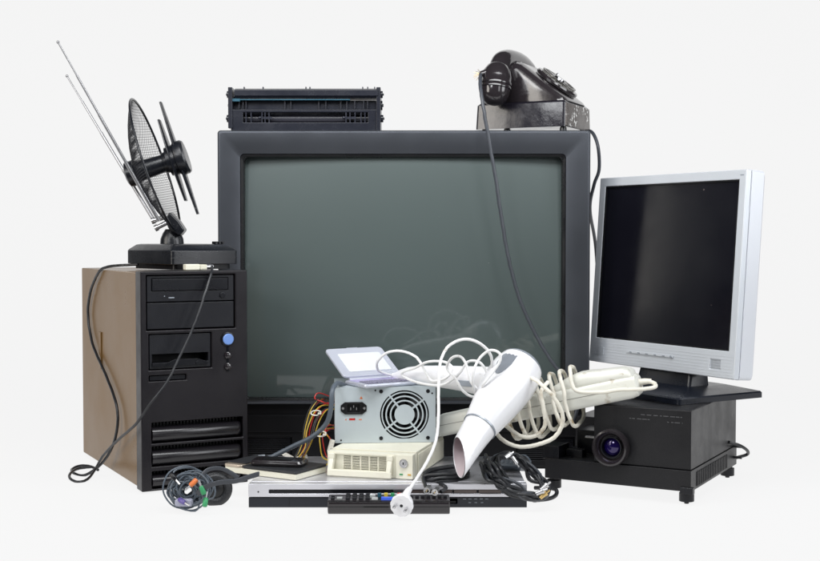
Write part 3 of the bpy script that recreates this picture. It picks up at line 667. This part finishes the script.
for (px, py, Y, ang_) in ((301, 458, 2.2, 15), (331, 446, 2.14, 75), (288, 456, 2.215, -30), (293, 465, 2.17, 8)):
    o_ = W(px, py, Y); mm = T(o_) @ Rz(math.radians(20)) @ Ry(math.radians(-ang_))
    b = B(); b.box(-.011, .011, -.004, .004, -.0035, .0035, mm); b.box(-.0135, -.0112, -.003, .003, -.0025, .0025, mm)
    for k in range(4): b.box(-.009+k*.005, -.0065+k*.005, -.0046, -.0041, -.002, .002, mm)
    b.build('connector', MOL, ps, .0006, world=True)
for (px, py, Y) in ((316, 413, 2.2), (321, 434, 2.17)):
    b = B(); c = W(px, py, Y); b.tube([c + V((math.cos(a)*.009, math.sin(a)*.009, math.sin(a)*.003)) for a in [i*PI/6 for i in range(12)]], .0012, 6, True, 3); b.box(c.x+.004, c.x+.010, c.y-.012, c.y-.008, c.z-.001, c.z+.002)
    b.build('cable_tie', MOL, ps, world=True)

# ================================================================== POCKET ORGANISER on the power supply
pzz = psm.translation.z + pzh
og0 = W(365.5, 391, 2.125)
OM = T(og0.x, 2.125, pzz+.0006) @ Rz(math.radians(32))
og = thing('pocket_organizer', 'open white pocket organizer with small keyboard, lying on the power supply', 'organizer', OM)
owd = .115; od = .074
b = B(); b.loft([rr2(0, owd, 0, od, .006, .0), rr2(-.001, owd+.001, -.001, od, .006, .003), rr2(0, owd, 0, od, .006, .0065)]); b.build('base', PDAC, og, .001)
b = B(); b.box(.006, owd-.006, .040, od-.006, .0066, .0074); b.build('function_panel', LAV, og)
b = B(); 
for j in range(4):
    for i in range(10): b.box(.009+i*.0098, .0165+i*.0098, .006+j*.0085, .0118+j*.0085, .0066, .0086)
b.build('keyboard', KEY, og, .0006)
lidm = T(0, od, .0085) @ Rx(math.radians(31))
b = B(); b.loft([[lidm @ V(p) for p in rr2(-.001, owd+.001, .002, .086, .008, 0.0)], [lidm @ V(p) for p in rr2(-.001, owd+.001, .002, .086, .008, .004)]]); b.loft([[lidm @ V(p) for p in rr2(.045, .068, .0862, .0885, .001, 0.0)], [lidm @ V(p) for p in rr2(.045, .068, .0862, .0885, .001, .003)]]); b.build('lid', PDAC, og, .001)
b = B(); b.loft([[lidm @ V(p) for p in rr2(.016, owd-.012, .014, .068, .003, .0042)], [lidm @ V(p) for p in rr2(.016, owd-.012, .014, .068, .003, .005)]]); b.build('display', PDAS, og)
b = B(); b.cyl((.01, od+.001, .0068), (owd-.01, od+.001, .0068), .0038, n=14); b.build('lid_pivot', PDAC, og)

# ================================================================== FLAT CASE (cream edge) on the disc player
FM = T(W(296, 482, 2.028).x, 2.028, dz+.0006) @ Rz(math.radians(-31))
fc = thing('flat_case', 'flat cream edged case with black textured top and champagne end strip, lower left of pile', 'case', FM)
b = B(); b.loft([rr2(-.150, 0, 0, .088, .004, 0), rr2(-.150, 0, 0, .088, .004, .0095)]); b.build('body', CREAM, fc, .0012)
b = B(); b.loft([rr2(-.1115, .0005, -.0005, .0885, .004, .0097), rr2(-.1115, .0005, -.0005, .0885, .004, .014)]); b.build('cover', LEATH, fc, .0012)
b = B(); b.loft([rr2(-.1505, -.1125, -.0005, .0885, .004, .0097), rr2(-.1505, -.1125, -.0005, .0885, .004, .0145)]); b.build('end_strip', CHAMP, fc, .0012)
b = B(); b.box(-.1508, -.1125, .01, .0885, .0148, .0165); b.build('flap', LEATH, fc, .0008)
mp = thing('flat_gadget', 'slim glossy black handheld gadget lying on the cream edged case', 'gadget', FM @ T(-.015, .035, .0150) @ Rz(math.radians(20)))
b = B(); b.loft([rr2(-.088, 0, 0, .042, .008, 0), rr2(-.090, .002, -.002, .044, .009, .004), rr2(-.087, -.001, .001, .041, .008, .009)]); b.build('body', BAKE, mp, .001)
b = B(); b.box(-.07, -.02, .01, .032, .0092, .0096); b.build('display', RIM, mp)
b = B(); b.cyl((-.01, .02, .009), (-.01, .02, .0098), .004); b.build('key', BLK2, mp)

# ================================================================== GREY VIDEO CABLE beside the power supply
vc = thing('video_cable', 'thick slate grey cable curving down left of the power supply to a grey plug', 'cable', T(W(262, 460, 2.16)))
b = B(); b.tube([W(345,385.5,2.185), W(337,383.5,2.14), W(332,392,2.115), W(331,408,2.115), W(326,424,2.125), W(312,437,2.135), W(294,446,2.15), W(278,454,2.16), W(268,459,2.165)], .0042, 12)
b.build('sheath', CABG2, vc, world=True)
q = W(262, 458, 2.17); mm = T(q) @ Rz(math.radians(10)) @ Ry(math.radians(-5))
b = B(); b.box(-.018, .006, -.006, .006, -.004, .005, mm); b.box(.006, .016, -.004, .004, -.003, .003, mm); b.build('plug_housing', GREYT, vc, .0012, world=True)
b = B(); b.box(-.024, -.0182, -.005, .005, -.003, .004, mm); b.build('metal_shell', SLV, vc, .0006, world=True)

# ================================================================== HAIR DRYER
n0 = W(459, 457.5, 1.975); e0 = W(521, 366, 2.10); da = (e0 - n0).normalized(); DL = (e0 - n0).length
hd_ = thing('hair_dryer', 'white hair dryer lying on the pile with its nozzle pointing down to the front', 'hair dryer', T(n0))
b = B(); pr = [(.0, .0165), (.02, .0185), (.045, .0215), (.062, .0245)]
cut = V((-.62, -.62, -.12)).normalized()
def dry(prof, slant=0, n=36, inner=False, name='', m=None, cap0=True, cap1=True, flat=1.0):
    b = B(); u = da.cross(V((0,0,1))).normalized(); w = da.cross(u).normalized(); rg = []
    for t, r, sl, fx in prof:
        ring = []
        for i in range(n):
            a = 2*PI*i/n; off = u*math.cos(a)*r*fx + w*math.sin(a)*r
            ring.append(n0 + da*t + off + da*(off.dot(sd)/max(r, 1e-5)*sl))
        rg.append(ring)
    b.loft(rg, cap0=cap0, cap1=cap1); return b
sd = V((-.83, 0, .57)); sd = (sd - da*sd.dot(da)).normalized()
dry([(.0, .0198, .025, 1.25), (.002, .0204, .025, 1.25), (.022, .0225, .014, 1.12), (.045, .0255, .003, .97), (.068, .0272, 0, 1), (.068, .0255, 0, 1), (.045, .0238, .003, .97), (.022, .021, .014, 1.1), (.002, .0188, .025, 1.23), (.0, .0192, .025, 1.23)], cap0=False, cap1=False).build('nozzle', WHT, hd_, ang=50, world=True)
dry([(.001, .0187, .025, 1.22), (.022, .0207, .014, 1.09), (.045, .0235, .003, .96), (.066, .0252, 0, 1), (.066, .001, 0, 1)], cap0=False).build('nozzle_lining', PINKW, hd_, ang=50, world=True)
dry([(.0672, .0274, 0, 1), (.0672, .0289, 0, 1), (.0700, .0289, 0, 1), (.0700, .0274, 0, 1)], cap0=False, cap1=False).build('nozzle_seam', GREYT, hd_, ang=50, world=True)
dry([(.0702, .027, 0, 1), (.0702, .0287, 0, 1), (.09, .0325, 0, 1), (.115, .037, 0, 1), (.145, .0415, 0, 1), (.172, .0438, 0, 1), (.192, .0430, 0, 1), (.203, .0412, 0, 1), (.213, .0380, 0, 1)]).build('barrel', WHT, hd_, ang=40, world=True)
dry([(.2133, .0382, 0, 1), (.2143, .0380, 0, 1), (.219, .0345, 0, 1), (.225, .027, 0, 1), (.229, .018, 0, 1), (.231, .001, 0, 1)]).build('rear_cap', GREYT, hd_, ang=40, world=True)
# handle
hb = n0 + da*.165; he = W(393, 376, 2.225)
hv = (he - hb); hup = V((0,0,1))
b = B(); rg = []; u = hv.normalized().cross(hup).normalized(); w = u.cross(hv.normalized()).normalized()
for t, ru, rw_ in ((.05, .020, .028), (.2, .019, .0255), (.35, .0175, .022), (.55, .0165, .0195), (.75, .0155, .018), (.86, .014, .0155), (.94, .010, .0105), (.97, .0065, .0065), (1.0, .0055, .0055)):
    rg.append([hb + hv*t + u*math.cos(2*PI*i/24)*ru + w*math.sin(2*PI*i/24)*rw_ + w*(.006*math.sin(t*PI)) for i in range(24)])
b.loft(rg); b.build('handle', WHT, hd_, ang=50, world=True)
b = B(); c = hb + hv*.30 - u*.0; c2_ = c + (u if u.y < 0 else -u)*.0185
mm = frame(c2_, hv, w); b.box(-.016, .016, -.0015, .0015, -.005, .005, mm); b.build('switch', GREYT, hd_, .001, world=True)
# crescent trim on barrel top
b = B(); un = da.cross(V((0,0,1))).normalized(); wn = un.cross(da).normalized()
if wn.z < 0: wn = -wn
if un.x < 0: un = -un
def onb(t, a, ex=.0008):
    prf = [(.115, .037), (.145, .0415), (.172, .0438), (.192, .0425), (.203, .04)]
    for (t0, r0_), (t1, r1_) in zip(prf, prf[1:]):
        if t0 <= t <= t1: r = r0_ + (r1_-r0_)*(t-t0)/(t1-t0); break
    else: r = .04
    a = math.radians(a); return n0 + da*t + (wn*math.cos(a) - un*math.sin(a))*(r+ex)
for a0, a1, t0, t1 in ((-26, 10, .150, .2015),):
    nn = 8; g = []
    for i in range(nn+1):
        a = a0 + (a1-a0)*i/nn; k = math.sin(PI*(i+.5)/(nn+1))**.4
        g.append([b.v(onb(t1 - (t1-t0)*k*(1-j/6), a)) for j in range(7)])
    for i in range(nn):
        for j in range(6): b.f([g[i][j], g[i+1][j], g[i+1][j+1], g[i][j+1]])
b.build('trim_window', mat('smoked_trim', (.22,.24,.27), .12, .1), hd_, ang=80, world=True)
# cord, one long run ending in the plug
def XY(pts): return [W(*p) for p in pts]
cord1 = [(394,376,2.223),(386,374,2.21),(378,370,2.19),(378,361,2.175),(388,352.5,2.165),(403,351.5,2.155),(417,358,2.14),(425,371,2.13),(432,381,2.125),(446,378,2.10),(452,368,2.10),(444,362,2.11),(428,362,2.12),(415,368,2.145),(402,373,2.165)]
b = B(); b.tube(XY(cord1 + [(408,379,2.16),(424,384,2.13),(442,385,2.09),(458,375,2.08),(468,362,2.075),(480,363,2.07),(488,376,2.065),(486,392,2.07),(474,397,2.075),(463,391,2.07),(455,378,2.07),(447,368,2.075),(452,358,2.06),(461,357,2.055),(467,367,2.05),(471,382,2.045),(480,392,2.05)]), .0023, 10, sub=10)
b.build('cord', WHC, hd_, world=True)
b = B(); b.tube(XY([(476,396,2.06),(473,384,2.035),(474,370,2.03),(480,358,2.035),(490,350.5,2.035),(499,353,2.03),(500,361,2.03),(493,372,2.03),(484,384,2.03),(482,392,2.05)]), .0023, 10, sub=10); b.build('cord', WHC, hd_, world=True)
b = B(); b.tube(XY([(486,380,2.09),(492,366,2.06),(489,352,2.05),(477,342,2.045),(463,339.5,2.045),(449,346,2.04),(441,360,2.03),(438.5,385,2.015),(438.5,415,2.0),(436,440,1.985),(428,460,1.965),(417,478,1.95),(409,490,1.938)]), .0025, 10, sub=10); b.build('cord', WHC, hd_, world=True)
# mains plug hanging in front
pg0 = W(402, 505, 1.925); pax = V((-.18, -1, -.12)).normalized()
b = B(); m1 = W(409, 490, 1.938); b.tube([m1 + V((.002,0,.003)), W(407, 493, 1.936), W(405, 499, 1.934)], lambda t: .0042 + .0035*t, 14); b.build('plug_neck', WHT, hd_, world=True)
for zz in range(1): pass
b = B(); gear = []
for t, r in ((-.016, .011), (-.012, .0155), (-.002, .0175), (.004, .0175), (.006, .0165)):
    u = pax.cross(V((0,0,1))).normalized(); w = pax.cross(u)
    gear.append([pg0 + pax*t + (u*math.cos(2*PI*i/72) + w*math.sin(2*PI*i/72))*r*(1 + (.035 if (i//3) % 2 and abs(t) < .009 else 0)) for i in range(72)])
b.loft(gear); pl = b.build('plug', WHT, hd_, .0005, world=True)
u = pax.cross(V((0,0,1))).normalized(); w = pax.cross(u); rl = math.radians(-18); u, w = u*math.cos(rl)+w*math.sin(rl), w*math.cos(rl)-u*math.sin(rl)
for s_ in (-1, 1):
    b = B(); p = pg0 + u*.0088*s_ + pax*.006; b.lathe([(0, .0024), (.016, .0024), (.018, .0012)], p, pax, 14); b.build('pin', SLV, pl, world=True)
b = B()
b.cyl(pg0 + pax*.0058 - w*.0004, pg0 + pax*.0064 - w*.0004, .0024, n=14); b.build('earth_hole', DARK, pl, world=True)
b = B(); b.box(-.003, .003, -.0003, .0005, -.0012, .0012, frame(pg0 + pax*.0062 + V((0,0,.010)), u, -pax)); b.build('earth_clip', SLV, pl, world=True)

# ================================================================== LONG AGED-WHITE DEVICE WITH CORD WOUND ROUND IT
L0 = W(437, 438, 2.185); L1 = W(640, 397.5, 2.075)
LM = frame(L0, L1 - L0); LL = (L1 - L0).length
ld = thing('handheld_device', 'long yellowed white plastic handheld device wrapped with its own beige cord', 'handheld device', LM)
b = B()
def sec(x, z0_, z1_, y0_=0, y1_=.065, r=.008):
    r = min(r, (z1_-z0_)/2.1); return [(x, p[0], p[2]) for p in rrect(y1_-y0_, z1_-z0_, r, 0, (y0_+y1_)/2, (z0_+z1_)/2, 5)]
b.loft([sec(0, 0.003, .032, .003, .062), sec(.003, 0, .0355), sec(.15, 0, .0375), sec(LL-.012, .0, .0385), sec(LL-.003, .002, .036, .002, .063), sec(LL, .006, .031, .006, .059)])
b.build('casing', BEIGE, ld, ang=40)
b = B(); hp = [(.212, .040), (.222, .0465), (.236, .0520), (.252, .0570), (.268, .0595), (.284, .0590), (.302, .0565), (LL-.022, .053), (LL-.012, .049), (LL-.007, .043)]
b.loft([sec(x, .030, z, .002 if 3 < i < 9 else .004, .063 if 3 < i < 9 else .061, .012) for i, (x, z) in enumerate(hp)]); b.build('raised_head', BEIGE, ld, ang=50)
b = B(); b.box(-.0005, LL-.015, -.0004, .0001, .0195, .0204); b.build('seam', mat('seam_grey', (.25,.24,.21), .6), ld)
b = B(); b.tube([(LL-.004, .03, .022), (LL+.008, .03, .022), (LL+.02, .03, .020)], lambda t: .0065 - .002*t, 12); b.build('strain_relief', BEIGC, ld)
b = B()
def LW(x, y, z): return (x, y, z)
pts = [(LL+.018, .03, .020), (LL+.026, .02, .016), (LL+.028, .002, .012), (LL+.012, -.008, .013), (LL-.03, -.010, .020), (LL-.06, -.010, .022)]
R = random.Random(9)
def coil(x, y0_, y1_, zt, zb_, dx):
    return [(x, y0_, (zt+zb_)/2+.012), (x+dx*.15, y0_+.01, zt), (x+dx*.3, (y0_+y1_)/2, zt+.005), (x+dx*.45, y1_, zt-.01), (x+dx*.55, y1_, zb_+.01), (x+dx*.7, (y0_+y1_)/2, zb_-.004), (x+dx*.85, y0_+.004, zb_), (x+dx, y0_-.002, (zt+zb_)/2-.006)]
x = .262
for k in range(3):
    pts += coil(x, -.010 - .003*(k % 2), .074, .066 + R.uniform(-.004, .006), -.020 + R.uniform(-.006, .004), -.022); x -= .019
for k in range(3):
    pts += coil(x-.006, -.010 - .003*(k % 2), .076, .057 + R.uniform(-.004, .004), -.020 + R.uniform(-.01, .003), -.022); x -= .020
b.tube(pts, .0034, 10, sub=6); b.build('cord', BEIGC, ld)
b = B(); lp = [(515,384,2.06),(530,378,2.05),(545,388,2.03),(557,402,2.03),(563,420,2.035),(556,436,2.04),(540,444,2.045),(520,447,2.05),(504,441,2.05),(496,431,2.07),(502,424,2.08),(520,436,2.06),(535,436,2.055),(545,425,2.05),(543,405,2.05),(541,392,2.055),(548,382,2.07)]
b.tube(XY(lp), .0034, 10, sub=8); b.build('cord', BEIGC, ld, world=True)

# ================================================================== COAX CABLE BUNDLE (two plugs)
cb = thing('coaxial_cable', 'coiled black aerial cable with two silver plugs pointing out, beside the cream rack', 'cable', T(W(445, 488, 2.02)))
b = B(); zt = dz
loops = []
for k in range(6):
    yy = 476 + (k % 3)*3.6; Y = 2.03 + .012*(k//3)
    loops += [(424 + k, yy+1, Y), (440, yy-1.5, Y-.01), (458, yy-3, Y), (468, yy-6, Y+.03), (460, yy-10, Y+.06), (440, yy-8, Y+.06), (426, yy-4, Y+.03)]
b.tube(XY([(429,492,1.985),(426,487,2.0)] + loops + [(440,484,2.01),(446,488,1.995),(441,492,1.985)]), .0031, 9, sub=5); b.build('sheath', CABK, cb, world=True)
for (px, py, Y) in ((427.5, 489.8, 1.987), (435.5, 491.5, 1.98)):
    p = W(px, py, Y); a = V((-.25, -1, -.1)).normalized()
    b = B(); b.lathe([(-.014, .0042), (-.012, .0048), (0, .0048), (.001, .0052), (.006, .0052), (.006, .0042), (.002, .0040), (.002, .0)], p, a, 16); b.build('plug', SLV, cb, ang=30, world=True)
    b = B(); b.cyl(p + a*.002, p + a*.0075, .0009, n=8); b.build('plug_pin', GOLD, cb, world=True)

# ================================================================== AUDIO CABLES heap at the right of the disc player
ac = thing('audio_cable', 'tangled dark grey cables with phono plugs heaped at right end of the disc player', 'cable', T(W(515, 488, 2.03)))
R = random.Random(21)
for k in range(20):
    j = lambda a: R.uniform(-1.5*a, 1.5*a) if a > 1 else R.uniform(-a, a)
    a0 = R.uniform(0, 8)
    P = [(482+a0+j(3),462+j(5),2.03+j(.02)), (488+a0+j(3),474+j(4),2.0+j(.012)), (500+j(4),484+j(4),1.992+j(.01)), (515+j(4),491+j(4),1.99+j(.008)), (530+j(3),496+j(3),1.985+j(.008)), (542+j(3),497+j(2),2.005+j(.01)), (545+j(3),488+j(3),2.03+j(.01)), (534+j(4),474+j(4),2.05+j(.01)), (521+j(4),460+j(3),2.06+j(.01)), (508+j(4),455+j(3),2.06+j(.01)), (497+j(4),460+j(3),2.05+j(.01)), (501+j(4),474+j(4),2.02+j(.01)), (516+j(3),484+j(3),2.01+j(.01))]
    P = P[:R.choice((7, 8, 10, 12, 13))]
    b = B(); b.tube(XY(P), .0029 if k % 3 else .0024, 8, sub=6); b.build('sheath', CABK if k % 3 else CABG, ac, world=True)
for (p0_, p1_, m) in (((541,490,1.985),(547,485,1.985),SLV), ((536,494,1.98),(543,491,1.98),SLV), ((540,498,1.985),(545,494,1.985),GOLD), ((505,458,2.02),(512,453,2.03),SLV), ((512,457,2.02),(518,466,2.02),SLV)):
    a = W(*p0_); c = W(*p1_); b = B(); d = (c-a).normalized(); b.lathe([(0, .0034), (.010, .0037), (.0102, .0043), (.0135, .0043), (.0135, .0015), (.02, .0015)], a, d, 12); b.build('plug', m, ac, ang=30, world=True)
sp = thing('wide_plug', 'slate grey wide cable plug with ridged grip, under the cable tangle beside the nozzle', 'plug', T(W(499, 461, 2.10)) @ Rz(math.radians(-18)) @ Rx(math.radians(-25)))
b = B(); b.loft([rr2(-.012, .050, 0, .03, .006, -.008), rr2(-.012, .050, 0, .03, .006, .010), rr2(-.006, .044, .004, .026, .006, .015)]); b.build('housing', CABG2, sp, .001)
b = B()
for k in range(6): b.box(-.002+k*.007, .0015+k*.007, -.0012, .0002, -.004, .008)
b.build('grip_ridges', CABG2, sp, .0004)
# dark cable end ring on the table
be = thing('black_cable_loop', 'short black cable loop on the table between disc player and projector', 'cable', T(W(545, 498, 2.04)))
b = B(); b.tube(XY([(525,499,2.06),(538,500,2.06),(550,498.5,2.07),(556,495,2.09),(556,490,2.10),(548,488,2.11),(535,488,2.13)]), .0035, 10, sub=8); b.build('sheath', CABK, be, world=True)

# ================================================================== CABLE BUNDLE WITH JACKS + HEADPHONES at the left front
jb = thing('jack_cable_bundle', 'bundled slate grey cable with orange and green jack plugs on the table by the tower', 'cable', T(W(190, 509, 2.0)))
R = random.Random(4); cc = W(190, 489, 2.0)
P = []
for k in range(27):
    tiltn = V((R.uniform(-.7, .7), -1, R.uniform(-.5, .6))).normalized(); u = tiltn.cross(V((0,0,1))).normalized(); w = tiltn.cross(u)
    rad = R.uniform(.022, .037) if k % 2 else R.uniform(.010, .030); c = cc + V((R.uniform(-.008, .008), R.uniform(-.014, .014), R.uniform(-.006, .004))); e = R.uniform(.7, 1)
    for i in range(7):
        a = 2*PI*i/7 + k*.9; q = c + u*math.cos(a)*rad + w*math.sin(a)*rad*e
        q.z = max(q.z, .003); P.append(q)
b = B(); b.tube(P, .0014, 7, sub=5); b.build('sheath', CABG2, jb, world=True)
for (p0_, p1_, m) in (((190,486,1.955),(197,479.5,1.96),ORG), ((201,486,1.955),(204,494,1.955),GRN), ((206,498,1.96),(205,504,1.955),GRN), ((185,503,1.965),(178,499,1.975),PUR), ((176,480,1.965),(171,474,1.97),BLK)):
    a = W(*p0_); c = W(*p1_); d = (c-a).normalized(); b = B(); b.lathe([(0, .0028), (.002, .004), (.013, .0042), (.0145, .003)], a, d, 14); jk = b.build('jack_grip', m, jb, ang=40, world=True)
    b = B(); b.cyl(a, a - d*.010, .0015, n=10); b.build('jack_tip', SLV, jk, world=True)
b = B(); q = W(184, 502, 1.975); b.box(-.014, .014, -.006, .006, -.007, .005, T(q)); b.build('clip', mat('lilac_grey', (.35,.36,.45), .4), jb, .003, world=True)
hp_ = thing('headphones', 'dark headphones with slate headband behind the jack cable bundle', 'headphones', T(W(217, 505, 2.05)))
c = W(215, 489, 2.04); a = V((.25, -1, .1)).normalized()
b = B(); b.lathe([(-.02, .018), (-.016, .025), (-.004, .0285), (.002, .0285), (.005, .025)], c, a, 36); b.build('ear_cup', RIM, hp_, ang=50, world=True)
b = B(); u = a.cross(V((0,0,1))).normalized(); w = a.cross(u)
b.tube([c + a*.004 + (u*math.cos(2*PI*i/20) + w*math.sin(2*PI*i/20))*.020 for i in range(20)], .0062, 10, True, 3); b.build('ear_pad', LEATH, hp_, world=True)
b = B(); PB = XY([(197,494,1.965),(206,487,1.955),(220,482.5,1.96),(236,481,1.97),(249,477,1.985),(259,474,2.0)]); Q = catmull(PB, 8); rg = []
for i, p in enumerate(Q):
    t = (Q[min(i+1, len(Q)-1)] - Q[max(i-1, 0)]).normalized(); up_ = V((0,-.35,1)); up_ = (up_ - t*up_.dot(t)).normalized(); sd_ = t.cross(up_)
    ww = .0042; th = .0016
    rg.append([p + up_*ww + sd_*th, p + up_*ww - sd_*th, p - up_*ww - sd_*th, p - up_*ww + sd_*th])
b.loft(rg); b.build('headband', CABG, hp_, .001, world=True)
b = B(); b.tube(XY([(200,478,1.99),(208,470,2.0),(220,468.5,2.01),(231,473,2.02),(238,478,2.02)]), .0036, 10, sub=8, flat=.5); b.build('yoke', CABG, hp_, world=True)

# ------------------------------------------------------------------ light
wd = bpy.data.worlds.new('World'); SC.world = wd; wd.use_nodes = True
bg = wd.node_tree.nodes['Background']; bg.inputs[0].default_value = (.92,.96,1,1); bg.inputs[1].default_value = .04
def area(name, loc, tgt, sx, sy, e, col=(1,1,1)):
    l = bpy.data.lights.new(name, 'AREA'); l.shape = 'RECTANGLE'; l.size = sx; l.size_y = sy; l.energy = e; l.color = col
    o = bpy.data.objects.new(name, l); COL.objects.link(o); o.location = loc
    o.rotation_euler = (V(tgt) - V(loc)).to_track_quat('-Z', 'Y').to_euler(); return o
area('softbox_top', (.0, 1.62, 1.22), (0, 2.34, .55), 1.6, .4, 20, (.97,.985,1))
area('softbox_left', (-2.3, .9, 1.1), (-.2, 2.2, .35), 1.0, 1.5, 30, (1,.95,.88))
area('softbox_right', (2.3, 1.2, 1.1), (.3, 2.2, .35), 1.0, 1.5, 28, (.95,.97,1))
area('softbox_camera_left', (-1.5, -.3, 1.6), (-.1, 2.3, .4), .7, .7, 17, (.96,.98,1))
area('softbox_camera_right', (1.6, -.3, 1.0), (.1, 2.3, .4), .6, 1.2, 8, (.96,.98,1))
# ------------------------------------------------------------------ output
SC.render.engine = 'CYCLES'
SC.view_settings.view_transform = 'Standard'; SC.view_settings.look = 'None'; SC.view_settings.exposure = 0; SC.view_settings.gamma = 1
SC.render.resolution_x = 1024; SC.render.resolution_y = 701
